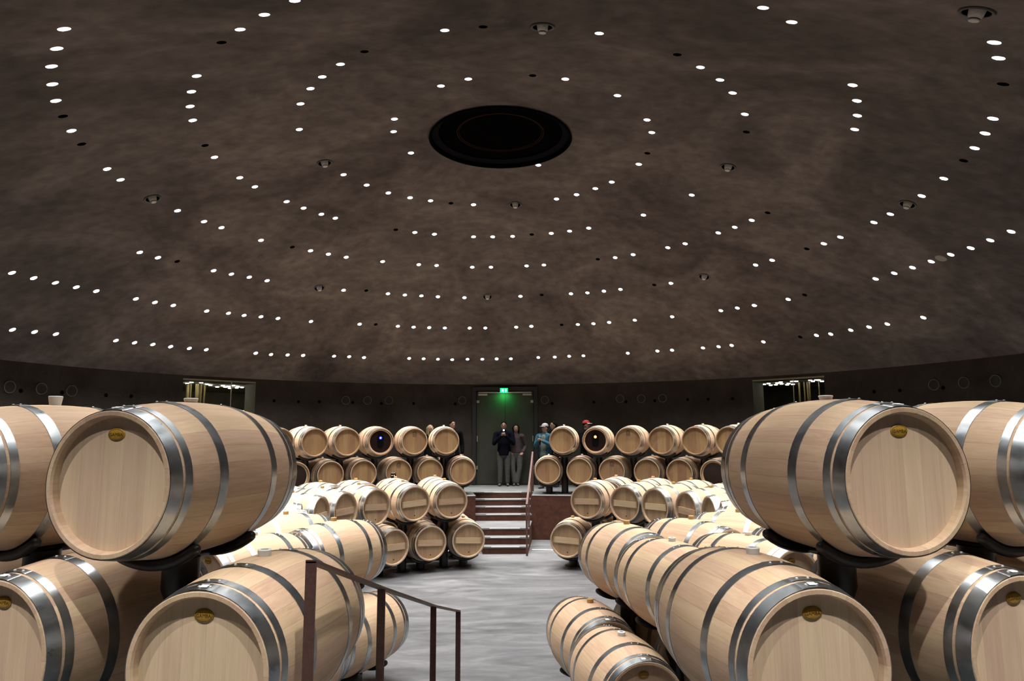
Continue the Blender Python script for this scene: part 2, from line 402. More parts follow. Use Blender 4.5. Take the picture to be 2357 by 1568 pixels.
for k in range(7):
    z = -0.075+0.025*k; w = math.sqrt(0.098**2-z*z)-0.002
    m = box_mesh('vent_slat', -w, w, z-0.004, z+0.004, 0.0, 0.010); m.materials.append(plain('vent_slat_grey', (0.022,0.019,0.016), 0.7) if k == 0 else slat_ms[0].materials[0]); slat_ms.append(m)
for (px, py), lb in zip(VENTS, vent_lab):
    p = on_wall(px, py, RW-0.013); a = math.atan2(p.x-DC.x, p.y-DC.y)
    v = empty('wall_vent', p); v.rotation_euler = (PI/2, 0, -a)     # local z looks into the hall
    tag(v, 'round slatted wall vent, '+lb, 'vent', 'round vents in the dark wall')
    obj('ring', ring_m, None, v); obj('back_disc', disc_m, None, v)
    for sm in slat_ms: obj('slat', sm, None, v)
hole_m = lathe_mesh('formwork_hole', [(0,0.004),(0.034,0.004),(0.040,0.0),(0.040,-0.01)], 16); hole_m.materials.append(MT['void'])
for px, py in [(48,900),(143,904),(244,910),(302,912),(631,923),(687,925),(735,925),(812,927),(878,929),(952,929),(1048,930),(1271,929),(1367,926),(1441,925),(1507,923),(1583,920),(1630,919),(1686,918),(2012,902),(2071,899),(2171,893)]:
    p = on_wall(px, py, RW-0.002); a = math.atan2(p.x-DC.x, p.y-DC.y)
    h = obj('formwork_hole', hole_m, None, wall, p, (PI/2, 0, -a))
# ---- door
dy = 9.30
dx0, dx1 = at_y(1096,1000,dy).x, at_y(1229,1000,dy).x
dcx = (dx0+dx1)/2; dw = dx1-dx0; dh = DOOR_TOP-HP
door = struct(empty('door_1', (dcx, dy, HP)))
def dpart(name, x0,x1,y0,y1,z0,z1, mat, bev=0.0, parent=None): return obj(name, box_mesh(name, x0,x1,y0,y1,z0,z1,bev), mat, parent or door)
dpart('jamb', -dw/2-0.10, -dw/2, -0.12, 0.12, 0, dh-0.09, MT['frame']); dpart('jamb', dw/2, dw/2+0.10, -0.12, 0.12, 0, dh-0.09, MT['frame'])
dpart('lintel', -dw/2-0.10, dw/2+0.10, -0.12, 0.12, dh-0.09, dh+0.02, MT['frame'])
for s in (-1, 1):
    x0, x1 = (-dw/2+0.01, -0.003) if s < 0 else (0.003, dw/2-0.01)
    lf = dpart('door_leaf', x0, x1, 0.0, 0.05, 0.02, dh-0.10, MT['door'])
    xo = x0 if s < 0 else x1
    obj('patch_hinge', box_mesh('patch_hinge', min(xo,xo-s*0.075), max(xo,xo-s*0.075), -0.018, 0.0, dh-0.42, dh-0.35), MT['fitting'], lf)
    obj('lower_hinge', box_mesh('lower_hinge', min(xo,xo-s*0.03), max(xo,xo-s*0.03), -0.018, 0.0, 0.42, 0.52), MT['fitting'], lf)
    obj('closer_arm', box_mesh('closer_arm', min(xo-s*0.05,xo-s*0.30), max(xo-s*0.05,xo-s*0.30), -0.05, 0.0, dh-0.215, dh-0.165), MT['fitting'], lf)
    obj('door_handle', box_mesh('door_handle', min(xo-s*0.012,xo-s*0.03), max(xo-s*0.012,xo-s*0.03), -0.04, 0.0, 1.18, 1.34), MT['fitting'], lf)
dpart('closer_rail', -dw/2+0.06, dw/2-0.06, -0.05, 0.0, dh-0.145, dh-0.115, MT['fitting'])
# ---- exit sign
sy = dy-0.16; sp = at_y(1160, 899, sy)
sg = empty('exit_sign', sp); tag(sg, 'small glowing green emergency exit sign above the door', 'exit sign')
SW, SH = 0.215, 0.125
m_green = plain('sign_green', (0.0,0.25,0.07), 0.5, emit=(0.0,0.9,0.16), es=3.2)
m_swhite = plain('sign_white', (0.6,1.0,0.7), 0.5, emit=(0.62,1.0,0.72), es=2.2)
obj('housing', box_mesh('housing', -SW/2-0.004, SW/2+0.004, 0.0, 0.03, -SH/2-0.004, SH/2+0.004), MT['frame'], sg)
obj('face', box_mesh('face', -SW/2, SW/2, -0.003, 0.0, -SH/2, SH/2), m_green, sg)
def sign_poly(name, polys):
    vs, fs = [], []
    for P in polys:
        i = len(vs); vs += [(x, -0.0045, z) for x, z in P]; fs.append(tuple(range(i, i+len(P))))
    return obj(name, new_mesh(name, vs, fs), m_swhite, sg)
def sq(cx, cz, w, h, a=0):
    c, s = math.cos(a), math.sin(a); return [(cx+c*x-s*z, cz+s*x+c*z) for x, z in ((-w/2,-h/2),(w/2,-h/2),(w/2,h/2),(-w/2,h/2))]
figure = [[(-0.045+0.011*math.cos(2*PI*i/10), 0.036+0.011*math.sin(2*PI*i/10)) for i in range(10)], sq(-0.048,0.008,0.018,0.036,0.25), sq(-0.03,0.012,0.03,0.008,-0.5), sq(-0.066,0.014,0.026,0.008,0.7), sq(-0.040,-0.022,0.010,0.036,0.5), sq(-0.060,-0.02,0.010,0.03,-0.7), sq(-0.074,-0.03,0.022,0.008,0)]
tag(sign_poly('running_figure', figure), kind='stuff')
sign_poly('door_symbol', [sq(-0.012,-0.003,0.012,0.092)])
sign_poly('arrow', [[(0.05,0.045),(0.018,0.008),(0.036,0.008),(0.036,-0.045),(0.064,-0.045),(0.064,0.008),(0.082,0.008)]])
gl_ = bpy.data.lights.new('sign_glow', 'AREA'); gl_.energy = 5.0; gl_.color = (0.05,1.0,0.2); gl_.shape = 'RECTANGLE'; gl_.size = SW; gl_.size_y = 0.03
go_ = bpy.data.objects.new('sign_glow', gl_); C.objects.link(go_); go_.parent = sg; go_.location = (0,-0.01,-SH/2-0.012); go_.rotation_euler = (0.25,0,0)
# ---- windows: rooms behind the wall
def sight(inv, px, py, depth):      # point of a sight line at a given depth behind the window
    o = inv @ CAM; d = inv.to_3x3() @ ray(px, py); return o + d*((depth-o.y)/d.y)
def sight_z(inv, px, py, z):
    o = inv @ CAM; d = inv.to_3x3() @ ray(px, py); return o + d*((z-o.z)/d.z)
def window(name, a0, a1, top, mull):
    am = (a0+a1)/2; c, rz = wframe(am, RW*math.cos((a1-a0)/2)); hw = RW*math.sin((a1-a0)/2)
    w = struct(empty(name, (c.x, c.y, 0), rz))
    olive = MT['reveal']
    t = 0.04; dpt = 0.55
    b = lambda nm,x0,x1,y0,y1,z0,z1,mt: obj(nm, box_mesh(nm,x0,x1,y0,y1,z0,z1), mt, w)
    b('reveal_jamb', -hw-t, -hw, 0, dpt, WB, top, olive); b('reveal_jamb', hw, hw+t, 0, dpt, WB, top, olive)
    b('reveal_head', -hw-t, hw+t, 0, dpt, top, top+t, olive); b('window_sill', -hw-t, hw+t, 0, dpt, WB-t, WB, olive)
    # side room beyond
    Lx, Rx, D, zt = -hw-2.2, hw+2.2, 4.6, top+0.012
    b('room_ceiling', Lx, Rx, dpt, D, zt, zt+0.05, olive); b('room_back_wall', Lx, Rx, D, D+0.05, WB-0.6, zt, MT['roomwall'])
    b('room_floor', Lx, Rx, dpt, D, WB-0.65, WB-0.6, MT['roomwall'])
    b('room_side_wall', Lx-0.05, Lx, dpt, D, WB-0.6, zt, MT['roomwall']); b('room_side_wall', Rx, Rx+0.05, dpt, D, WB-0.6, zt, MT['roomwall'])
    b('room_front_wall', Lx, -hw-t, dpt, dpt+0.05, WB-0.6, zt, MT['roomwall']); b('room_front_wall', hw+t, Rx, dpt, dpt+0.05, WB-0.6, zt, MT['roomwall'])
    gl = obj('glass_pane', box_mesh('glass_pane', -hw, hw, 0.05, 0.058, WB, top), MT['pane'], w)
    inv = (Matrix.Translation((c.x, c.y, 0)) @ Matrix.Rotation(rz, 4, 'Z')).inverted()
    mx_ = sight(inv, mull, 900, 0.054).x
    obj('mullion', box_mesh('mullion', mx_-0.008, mx_+0.008, 0.045, 0.063, WB, top), MT['fitting'], w)
    return w, hw, c, rz, zt
MT['reveal'] = mottled('olive_reveal', [(0.3,(0.20,0.185,0.12)),(0.7,(0.26,0.24,0.16))], 3, 0.7, bump=0.05, fine=(40,0.2))
MT['roomwall'] = mottled('side_room_wall', [(0.3,(0.16,0.145,0.10)),(0.7,(0.22,0.20,0.145))], 3, 0.7, bump=0.05)
MT['tank'] = plain('tank_tube_brass', (0.42,0.33,0.15), 0.4, 0.4)
mp_, nt_, b_ = mat_base('window_pane')
setin(b_, Roughness=0.02); b_.inputs['Base Color'].default_value = (0.9,0.92,0.9,1); b_.inputs['Transmission Weight'].default_value = 1.0; b_.inputs['IOR'].default_value = 1.02
MT['pane'] = mp_
MT['roomlens'] = plain('side_room_lamp', (1,1,1), 0.5, emit=(1.0,0.96,0.86), es=60.0)
tube_m = lathe_mesh('tank_tube', [(0,0),(0.06,0),(0.06,3.0),(0,3.0)], 14); tube_m.materials.append(MT['tank'])
lamp_m = lathe_mesh('side_room_lamp', [(0,0),(0.042,0),(0.042,0.02),(0,0.02)], 14); lamp_m.materials.append(MT['roomlens'])
lamp_dim = lamp_m.copy(); lamp_dim.materials.clear(); lamp_dim.materials.append(plain('dim_room_lamp', (1,1,1), 0.5, emit=(1.0,0.96,0.86), es=14.0))
def furnish(win, side, lamps, tubes, lamp_m):
    w, hw, c, rz, zt = win
    Rm = Matrix.Translation((c.x, c.y, 0)) @ Matrix.Rotation(rz, 4, 'Z'); inv = Rm.inverted()
    for k, (px, py) in enumerate(sorted(lamps)):
        q = sight_z(inv, px, py, zt-0.01); q.y = min(max(q.y, 0.66), 4.3)
        o = obj('ceiling_lamp', lamp_m, None, None, Rm @ Vector((q.x, q.y, zt-0.021)), (0,0,rz))
        tag(o, '%s ceiling lamp from the left in the %s window room' % (ORD[k], 'left' if side < 0 else 'right'), 'lamp', 'lamps seen through the high windows')
    for k, (x0, x1) in enumerate(tubes):
        A, B = sight(inv, x0, 895, 1.05), sight(inv, x1, 895, 1.05); r = (B.x-A.x)/2
        o = obj('tank_tube', tube_m, None, None, Rm @ Vector(((A.x+B.x)/2, 1.05, WB-0.6)), (0,0,rz)); o.scale = (r/0.06, r/0.06, (zt-0.02-WB+0.6)/3.0)
        tag(o, '%s brass-coloured vertical pipe from the left behind the %s window' % (ORD[k], 'left' if side < 0 else 'right'), 'pipe', 'vertical pipes behind the high windows')
win1 = window('window_1', w1A0, w1A1, W1T, 532); win2 = window('window_2', w2A0, w2A1, W2T, 1827)
furnish(win1, -1, [(431,883),(441,880),(464,881),(476,885),(484,887),(500,891),(513,888),(518,891),(526,890),(529,894),(537,888),(547,890),(545,893),(557,892)], [(428,436),(438,441),(450,460),(461,465),(469,473)], lamp_m)
furnish(win2, 1, [(1759,885),(1769,883),(1774,887),(1789,882),(1797,880),(1799,884),(1786,886),(1815,883),(1812,886),(1823,878),(1825,885),(1833,878),(1853,874),(1874,874),(1871,878),(1884,875),(1892,878)], [(1838,1842),(1850,1853),(1857,1861),(1862,1865),(1884,1887)], lamp_dim)
# ---- bright channel set into the floor on both sides of the far stairs
for a0, a1, lb in ((-0.62, SA0-0.012, 'thin bright floor strip left of the far stairs'), (SA1+0.012, 0.62, 'thin bright floor strip right of the far stairs')):
    bm = bmesh.new(); nn = 16; rr = (4.885, 4.905)
    for i in range(nn):
        A, B = a0+(a1-a0)*i/nn, a0+(a1-a0)*(i+1)/nn
        q = [(rr[0],A),(rr[0],B),(rr[1],B),(rr[1],A)]
        bm.faces.new([bm.verts.new((r*math.sin(a), r*math.cos(a), 0.004)) for r, a in q])
    bmesh.ops.remove_doubles(bm, verts=bm.verts, dist=1e-5)
    tag(obj('floor_light_strip', bm_mesh('floor_light_strip', bm), plain('strip_glow', (0.9,0.9,0.9), 0.4, emit=(1,1,1), es=2.5)), lb, 'light strip')
# ------------------------------------------------------------------ the dome and what is set into it
LIGHTS = [(148,67),(131,112),(119,153),(121,194),(129,232),(165,301),(247,389),(278,414),(453,175),(441,211),(438,245),(444,277),(494,362),(552,409),(587,430),(553,68),(679,2),(609,34),(784,148),(742,177),(715,204),(692,239),(689,298),(1024,70),(1015,198),(1078,182),(908,274),(906,303),(946,352),(791,402),(844,426),(894,444),(1756,18),(1379,77),(1612,155),(1657,184),(1686,214),(1714,263),(1301,182),(1421,220),(1489,276),(1500,305),(1239,380),(1470,378),(1408,419),(1370,434),(1327,448),(1592,449),(1822,51),(2288,98),(2298,134),(1962,196),(1972,232),(1973,266),(1967,298),(2285,273),(2267,307),(2243,341),(2172,411),(409,485),(470,510),(510,524),(322,581),(364,593),(28,628),(78,640),(128,651),(176,661),(222,670),(313,688),(357,696),(399,703),(492,623),(533,631),(574,638),(476,716),(526,721),(562,726),(29,759),(80,764),(129,769),(267,784),(310,789),(352,793),(393,798),(436,802),(475,805),(589,813),(660,464),(699,479),(740,493),(772,502),(944,455),(991,462),(1090,471),(955,535),(1000,539),(1090,545),(1134,545),(1180,544),(601,553),(715,577),(756,585),(797,592),(881,602),(964,609),(1005,611),(1087,615),(1130,615),(615,646),(791,668),(893,676),(932,679),(970,681),(1008,683),(1069,685),(1198,682),(601,729),(640,733),(716,740),(828,746),(916,751),(952,753),(988,754),(1024,755),(1081,755),(1117,755),(1188,753),(624,816),(662,817),(698,818),(769,820),(804,821),(838,823),(942,825),(975,826),(1008,827),(1041,828),(1076,827),(1110,827),(1143,826),(1176,826),(1281,458),(1481,495),(1269,537),(1311,532),(1355,525),(1212,612),(1252,610),(1416,593),(1457,586),(1537,570),(1577,561),(1653,536),(1691,523),(1730,507),(1544,652),(1739,610),(1777,599),(1314,676),(1352,674),(1390,670),(1428,666),(1223,751),(1330,747),(1366,745),(1402,742),(1461,737),(1547,729),(1659,715),(1697,709),(1736,703),(1239,823),(1277,822),(1310,820),(1343,819),(1445,813),(1513,808),(1547,806),(1618,801),(1654,798),(1684,795),(1757,787),(2121,451),(2049,493),(2011,512),(1934,546),(1896,561),(2327,533),(2279,553),(2234,571),(2188,586),(2143,602),(2100,616),(2058,629),(2015,642),(1814,689),(1879,772),(1912,769),(1958,760),(2000,753),(2042,746),(2125,731)]
HOLES = [(510,98),(145,268),(188,332),(472,335),(839,119),(1112,62),(1559,126),(1226,174),(1718,304),(1490,353),(2309,194),(2218,370),(408,602),(1038,468),(911,529),(673,569),(843,669),(865,747),(1224,540),(1376,597),(1506,656),(1247,679),(1293,748),(1767,490),(1857,573),(1852,679),(1842,776)]
DETS = [(747,375),(1249,61),(1676,384),(2249,27),(351,457),(1186,471),(735,663),(1122,683),(1621,637),(2089,470)]
LP = [on_dome(*q) for q in LIGHTS]
HPTS = [on_dome(*q) for q in HOLES]
DPTS = [on_dome(*q) for q in DETS]
# the light spiral goes on outside the picture, above the entrance side
rx = random.Random(11)
EXTRA = []
for R_, n_, a0_, a1_ in ((8.45, 7, 2.60, 3.68), (7.0, 8, 2.3, 3.98), (5.9, 6, 2.55, 3.73), (8.25, 4, 2.0, 2.55), (8.25, 4, 3.73, 4.28), (8.3, 3, 1.45, 1.85), (8.3, 3, -1.85, -1.45)):
    for i in range(n_):
        a = a0_+(a1_-a0_)*(i+0.5)/n_; x, y = DC.x+R_*math.sin(a), DC.y+R_*math.cos(a)
        d = Vector((x, y, dome_z(x, y)))-CAM; f = d.dot(FWD)
        if f > 0.1:
            px, py = IW/2+FPX*d.dot(RGT)/f, IH/2-FPX*d.dot(UPV)/f
            if -40 < px < IW+40 and -30 < py < IH: continue
        EXTRA.append(Vector((x, y, dome_z(x, y))))
HR, DR, OR_ = 0.046, 0.108, 1.06
OC = on_dome(1157, 312)
OCX, OCY = DC.x, 0.06
def dome_mesh():
    V, E = [], []
    def loop(cx, cy, r, n):
        i0 = len(V)
        for i in range(n): V.append(Vector((cx+r*math.cos(2*PI*i/n), cy+r*math.sin(2*PI*i/n))))
        E.extend((i0+i, i0+(i+1)%n) for i in range(n))
    holes = [(p.x, p.y, HR) for p in LP+EXTRA+HPTS] + [(p.x, p.y, DR) for p in DPTS] + [(OCX, OCY, OR_)]
    for (x, y, r) in holes: loop(x, y, r, 72 if r > 1 else (24 if r > 0.1 else 14))
    loop(DC.x, DC.y, RW+0.12, 120)
    k = 0; R_ = 0.9
    while R_ < RW-0.1:
        n = max(24, int(2*PI*R_/0.42)); k += 1
        for i in range(n):
            a = 2*PI*(i+0.5*(k%2))/n; x, y = DC.x+R_*math.cos(a), DC.y+R_*math.sin(a)
            if all((x-hx)**2+(y-hy)**2 > (hr+0.10)**2 for hx, hy, hr in holes): V.append(Vector((x, y)))
        R_ += 0.42
    vo, eo, fo, *_ = delaunay_2d_cdt(V, E, [], 0, 1e-5)
    import collections
    cell = collections.defaultdict(list)
    for h in holes: cell[(round(h[0]), round(h[1]))].append(h)
    keep = []
    for f in fo:
        cx = sum(vo[i].x for i in f)/3; cy = sum(vo[i].y for i in f)/3; bad = False
        if (cx-OCX)**2+(cy-OCY)**2 < (OR_*0.9995)**2: continue
        for gx in (-1,0,1):
            for gy in (-1,0,1):
                for hx, hy, hr in cell.get((round(cx)+gx, round(cy)+gy), ()):
                    if hr < 1 and (cx-hx)**2+(cy-hy)**2 < (hr*0.999)**2: bad = True
        if not bad: keep.append(tuple(reversed(f)))
    return new_mesh('dome', [(v.x, v.y, dome_z(v.x, v.y)) for v in vo], keep, True)
ceil = struct(obj('ceiling', dome_mesh(), MT['ceiling']))
def sleeve(name, p, r, n, depth, cap=True):
    """Vertical socket: its lower edge follows the dome, its top is level."""
    vs, fs = [], []
    zt = p.z+depth
    for i in range(n):
        a = 2*PI*i/n; x, y = r*math.cos(a), r*math.sin(a)
        vs.append((x, y, dome_z(p.x+x, p.y+y)-p.z)); vs.append((x, y, depth))
    for i in range(n):
        j = (i+1)%n; fs.append((2*i, 2*j, 2*j+1, 2*i+1))
    if cap: fs.append(tuple(2*i+1 for i in range(n)))
    m = new_mesh(name, vs, fs, True)
    m.set_sharp_from_angle(angle=math.radians(40)); return m
lens_m = lathe_mesh('lens', [(0,0.0),(HR*0.94,0.0),(HR*0.94,0.006),(0,0.006)], 14); lens_m.materials.append(MT['lens'])
spot_d = bpy.data.lights.new('downlight_beam', 'SPOT'); spot_d.energy = SPOT_W; spot_d.spot_size = math.radians(84); spot_d.spot_blend = 0.7; spot_d.shadow_soft_size = 0.022; spot_d.color = (1.0, 0.965, 0.92)
near_d = spot_d.copy(); near_d.energy = NEAR_W
head_d = spot_d.copy(); head_d.energy = HEAD_W
outer_d = spot_d.copy(); outer_d.energy = OUTER_W
def downlight(p, label, group, data):
    o = obj('recessed_downlight', sleeve('downlight_sleeve', p, HR, 14, 0.075), MT['sleeve'], None, p)
    tag(o, label, 'downlight', group)
    obj('lens', lens_m, None, o, (0, 0, 0.058))
    s = bpy.data.objects.new('downlight_beam', data); C.objects.link(s); s.parent = o; s.location = (0, 0, 0.044)
# label them by arc (distance from the oculus) and by their order from left to right in the picture
def arcs(pts, pix):
    out = {}
    for i, p in enumerate(pts):
        r = math.hypot(p.x-DC.x, p.y-DC.y); far = p.y > 0
        k = max(0, min(6, int(round((r-2.9)/1.3))+1 if far else int(round((r-2.2)/1.3))+1))
        out.setdefault((far, k), []).append(i)
    for key in out: out[key].sort(key=lambda i: pix[i][0])
    return out
for (far, k), ids in arcs(LP, LIGHTS).items():
    for j, i in enumerate(ids):
        lb = '%s light from the left in the %s %s arc of the dome' % (ORD[j], ORD[k], 'far' if far else 'near')
        downlight(LP[i], lb, 'recessed downlights in the dome', outer_d if math.hypot(LP[i].x-DC.x, LP[i].y-DC.y) > 7.8 else spot_d)
for i, p in enumerate(EXTRA):
    downlight(p, 'recessed downlight above the entrance gallery behind the viewpoint', 'downlights over the entrance side', head_d if math.hypot(p.x-DC.x, p.y-DC.y) > 8.4 else near_d)
for (far, k), ids in arcs(HPTS, HOLES).items():
    for j, i in enumerate(ids):
        p = HPTS[i]
        o = obj('empty_socket', sleeve('socket', p, HR, 14, 0.10), MT['void'], None, p)
        tag(o, '%s dark unlit round socket from the left, %s %s arc of the dome' % (ORD[j], ORD[k], 'far' if far else 'near'), 'socket', 'unlit sockets in the dome')
# smoke detectors in flared cups
cone_m = lathe_mesh('detector_body', [(0,-0.085),(0.045,-0.085),(0.048,-0.08),(0.050,-0.074)], 28); cone_m.materials.append(MT['det'])
slot_m = lathe_mesh('detector_slot', [(0.0475,-0.074),(0.0475,-0.064)], 28); slot_m.materials.append(MT['det_slot'])
up_m = lathe_mesh('detector_base', [(0.050,-0.064),(0.062,-0.045),(0.066,-0.04),(0.072,-0.005),(0.078,0.05),(0.078,0.12)], 28); up_m.materials.append(MT['det'])
cup_m = lathe_mesh('detector_cup', [(DR-0.008,-0.012),(DR-0.02,0.06),(0.07,0.12),(0,0.12)], 28); cup_m.materials.append(MT['void'])
trim_m = lathe_mesh('detector_trim', [(DR-0.010,-0.012),(DR+0.012,-0.016),(DR+0.016,-0.006),(DR+0.004,0.010),(DR-0.008,0.010)], 32, close=True); trim_m.materials.append(MT['trim'])
DN = [(747,'left of the oculus, midway up the dome'),(1249,'nearest the top centre of the picture'),(1676,'right of the oculus, midway up the dome'),(2249,'large one in the top right corner'),(351,'at the far left of the dome'),(1186,'directly below the oculus'),(735,'low on the left half of the dome'),(1122,'low on the dome straight above the door'),(1621,'low on the right half of the dome'),(2089,'at the far right of the dome')]
for p, (x, lb) in zip(DPTS, DN):
    nrm = Vector((2*DK*(p.x-DC.x), 2*DK*(p.y-DC.y), 1)).normalized()
    e = empty('smoke_detector', p); e.rotation_mode = 'QUATERNION'; e.rotation_quaternion = Vector((0,0,1)).rotation_difference(nrm)
    tag(e, 'cream smoke detector in a dark cup, '+lb, 'smoke detector', 'smoke detectors in the dome')
    for nm, mm in (('trim_ring', trim_m), ('cup', cup_m)): obj(nm, mm, None, e)
    for nm, mm in (('base', up_m), ('slot', slot_m), ('cap', cone_m)): obj(nm, mm, None, e).scale = (0.78,)*3
# grey cover plate
p = on_dome(2166, 594); e = obj('cover_plate', lathe_mesh('cover_plate', [(0,-0.012),(0.085,-0.012),(0.09,-0.004),(0.09,0.004)], 12), plain('grey_plate', (0.30,0.27,0.24), 0.6), None, p)
nrm = Vector((2*DK*(p.x-DC.x), 2*DK*(p.y-DC.y), 1)).normalized(); e.rotation_mode = 'QUATERNION'; e.rotation_quaternion = Vector((0,0,1)).rotation_difference(nrm)
tag(e, 'small grey round cover plate between lights on the right of the dome', 'cover plate')
# oculus
zo = dome_z(OCX+OR_, OCY)
oc = empty('ceiling_oculus', (OCX, OCY, zo)); tag(oc, 'large dark round oculus at the centre of the dome', 'oculus')
obj('outer_lip', lathe_mesh('outer_lip', [(OR_+0.03,-0.030),(OR_+0.012,-0.042),(OR_-0.006,-0.036),(OR_-0.012,0.02),(OR_-0.012,0.10)], 96), MT['void'], oc)
obj('band', lathe_mesh('band', [(OR_-0.012,0.03),(OR_-0.115,0.06)], 96), MT['oc_band'], oc)
obj('soffit', lathe_mesh('soffit', [(OR_-0.115,0.06),(OR_-0.13,0.09),(0.66,0.10),(0.655,0.13)], 96), MT['oc_in'], oc)
obj('copper_ring', lathe_mesh('copper_ring', [(0.655,0.085),(0.668,0.085),(0.668,0.10),(0.655,0.10)], 96, close=True), MT['oc_ring'], oc)
obj('inner_ring', lathe_mesh('inner_ring', [(0.630,0.095),(0.640,0.095),(0.640,0.11),(0.630,0.11)], 96, close=True), MT['oc_ring'], oc)
obj('cover_disc', lathe_mesh('cover_disc', [(0,0.115),(0.66,0.115)], 72), MT['oc_in'], oc)
# ------------------------------------------------------------------ barrels
BL, RB, RE = 0.475, 0.350, 0.298        # half length, bilge radius, end radius
RIN, REC = 0.272, 0.038                 # inner radius at the head, recess of the head
NST = 28
def rad(x): return RE + (RB-RE)*(1-(x/BL)**2)
def drad(x): return -2*(RB-RE)*x/BL**2
def stave_mesh():
    """One stave: bowed outer face with its own edges, its two ends and the lips inside them."""
    vs, nr, fs = [], [], []
    w = 2*PI/NST/2 - 0.0007; A = (-w, 0.0, w); rows = [BL*k/7 for k in range(-7, 8)]
    rows[0] += 0.004; rows[-1] -= 0.004
    def add(x, r, a, n): vs.append((x, r*math.sin(a), r*math.cos(a))); nr.append(n.normalized()); return len(vs)-1
    G = [[add(x, rad(x), a, Vector((-drad(x), math.sin(a), math.cos(a)))) for a in A] for x in rows]
    for i in range(len(rows)-1):
        for j in range(2): fs.append((G[i][j], G[i+1][j], G[i+1][j+1], G[i][j+1]))
    for s, j in ((-1, 0), (1, 2)):      # edges between staves
        a = A[j]; n = Vector((0, s*math.cos(a), -s*math.sin(a)))
        o = [add(x, rad(x), a, n) for x in rows]; q = [add(x, rad(x)-0.012, a, n) for x in rows]
        for i in range(len(rows)-1):
            fs.append((o[i], q[i], q[i+1], o[i+1]) if s < 0 else (o[i], o[i+1], q[i+1], q[i]))
    for s in (-1, 1):                   # chime ends: small outer bevel, end grain, inner lip
        xe = s*BL; xo = rows[0] if s < 0 else rows[-1]
        for p, q, n0 in (((xo, rad(xo)), (xe, RE-0.004), Vector((s, 0, 0.6))), ((xe, RE-0.004), (xe, RIN+0.006), Vector((s, 0, 0))), ((xe, RIN+0.006), (xe-s*0.010, RIN), Vector((s, 0, -1))), ((xe-s*0.010, RIN), (xe-s*(REC+0.012), RIN-0.003), Vector((0.1*s, 0, -1)))):
            L1 = [add(p[0], p[1], a, Vector((n0.x, n0.z*math.sin(a), n0.z*math.cos(a)))) for a in A]
            L2 = [add(q[0], q[1], a, Vector((n0.x, n0.z*math.sin(a), n0.z*math.cos(a)))) for a in A]
            for j in range(2):
                f = (L1[j], L1[j+1], L2[j+1], L2[j]); fs.append(f if s < 0 else tuple(reversed(f)))
    m = new_mesh('stave', vs, fs, True)
    m.normals_split_custom_set_from_vertices(nr); return m
def body_mesh():
    P = [(RIN-0.003, -BL+REC+0.012), (RIN, -BL+0.010), (RIN+0.006, -BL), (RE-0.004, -BL)]
    P += [(rad(x), x) for x in ([-BL+0.004]+[BL*k/6 for k in range(-5, 6)]+[BL-0.004])]
    P += [(RE-0.004, BL), (RIN+0.006, BL), (RIN, BL-0.010), (RIN-0.003, BL-REC-0.012)]
    return lathe_mesh('barrel_body', P, 44, 'X')
def hoop_mesh(x0, x1, n=56):
    t = 0.0022; xm = (x0+x1)/2
    P = [(rad(x0)-0.004, x0), (rad(x0)+t, x0), (rad(xm)+t, xm), (rad(x1)+t, x1), (rad(x1)-0.004, x1)]
    m = lathe_mesh('hoop', P, n, 'X'); m.materials.append(MT['hoop']); return m
def lap_mesh(x0, x1):
    """Raised overlap where the hoop's ends are riveted together, at the top."""
    vs, fs = [], []; A = [-0.17, -0.15, -0.05, 0.05, 0.15, 0.17]; t = 0.0045
    xs = [x0+0.001, (x0+x1)/2, x1-0.001]
    for a in A:
        tt = t if abs(a) < 0.16 else 0.0018
        for x in xs: vs.append((x, (rad(x)+tt)*math.sin(a), (rad(x)+tt)*math.cos(a)))
    for i in range(len(A)-1):
        for j in range(2): fs.append((i*3+j, i*3+j+1, i*3+j+4, i*3+j+3))
    m = new_mesh('hoop_lap', vs, fs, True); m.materials.append(MT['hoop']); return m
HOOP6 = [(0.003,0.060),(0.073,0.108),(0.258,0.308)]                 # (start, end) from the barrel's end
HOOP8 = [(0.004,0.046),(0.062,0.092),(0.122,0.150),(0.262,0.294)]
def both_ends(H): return [(-BL+a, -BL+b) for a, b in H] + [(BL-b, BL-a) for a, b in reversed(H)]
hoops6 = [(hoop_mesh(a, b), lap_mesh(a, b), (a+b)/2) for a, b in both_ends(HOOP6)]
hoops8 = [(hoop_mesh(a, b), None, (a+b)/2) for a, b in both_ends(HOOP8)]
rivet_m = lathe_mesh('rivet', [(0.0062,0),(0.0055,0.003),(0.003,0.0048),(0,0.0052)], 10); rivet_m.materials.append(MT['rivet'])
STAVE = stave_mesh(); STAVE.materials.append(MT['stave'])
BODY = body_mesh(); BODY.materials.append(MT['body'])
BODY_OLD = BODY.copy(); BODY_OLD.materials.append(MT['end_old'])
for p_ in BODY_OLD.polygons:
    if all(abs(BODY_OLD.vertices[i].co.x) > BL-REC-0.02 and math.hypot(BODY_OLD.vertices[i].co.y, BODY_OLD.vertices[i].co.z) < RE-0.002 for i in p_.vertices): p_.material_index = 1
HX = BL-REC
back_m = lathe_mesh('back_head', [(0,0),(RIN,0)], 40, 'X'); back_m.materials.append(MT['board'])
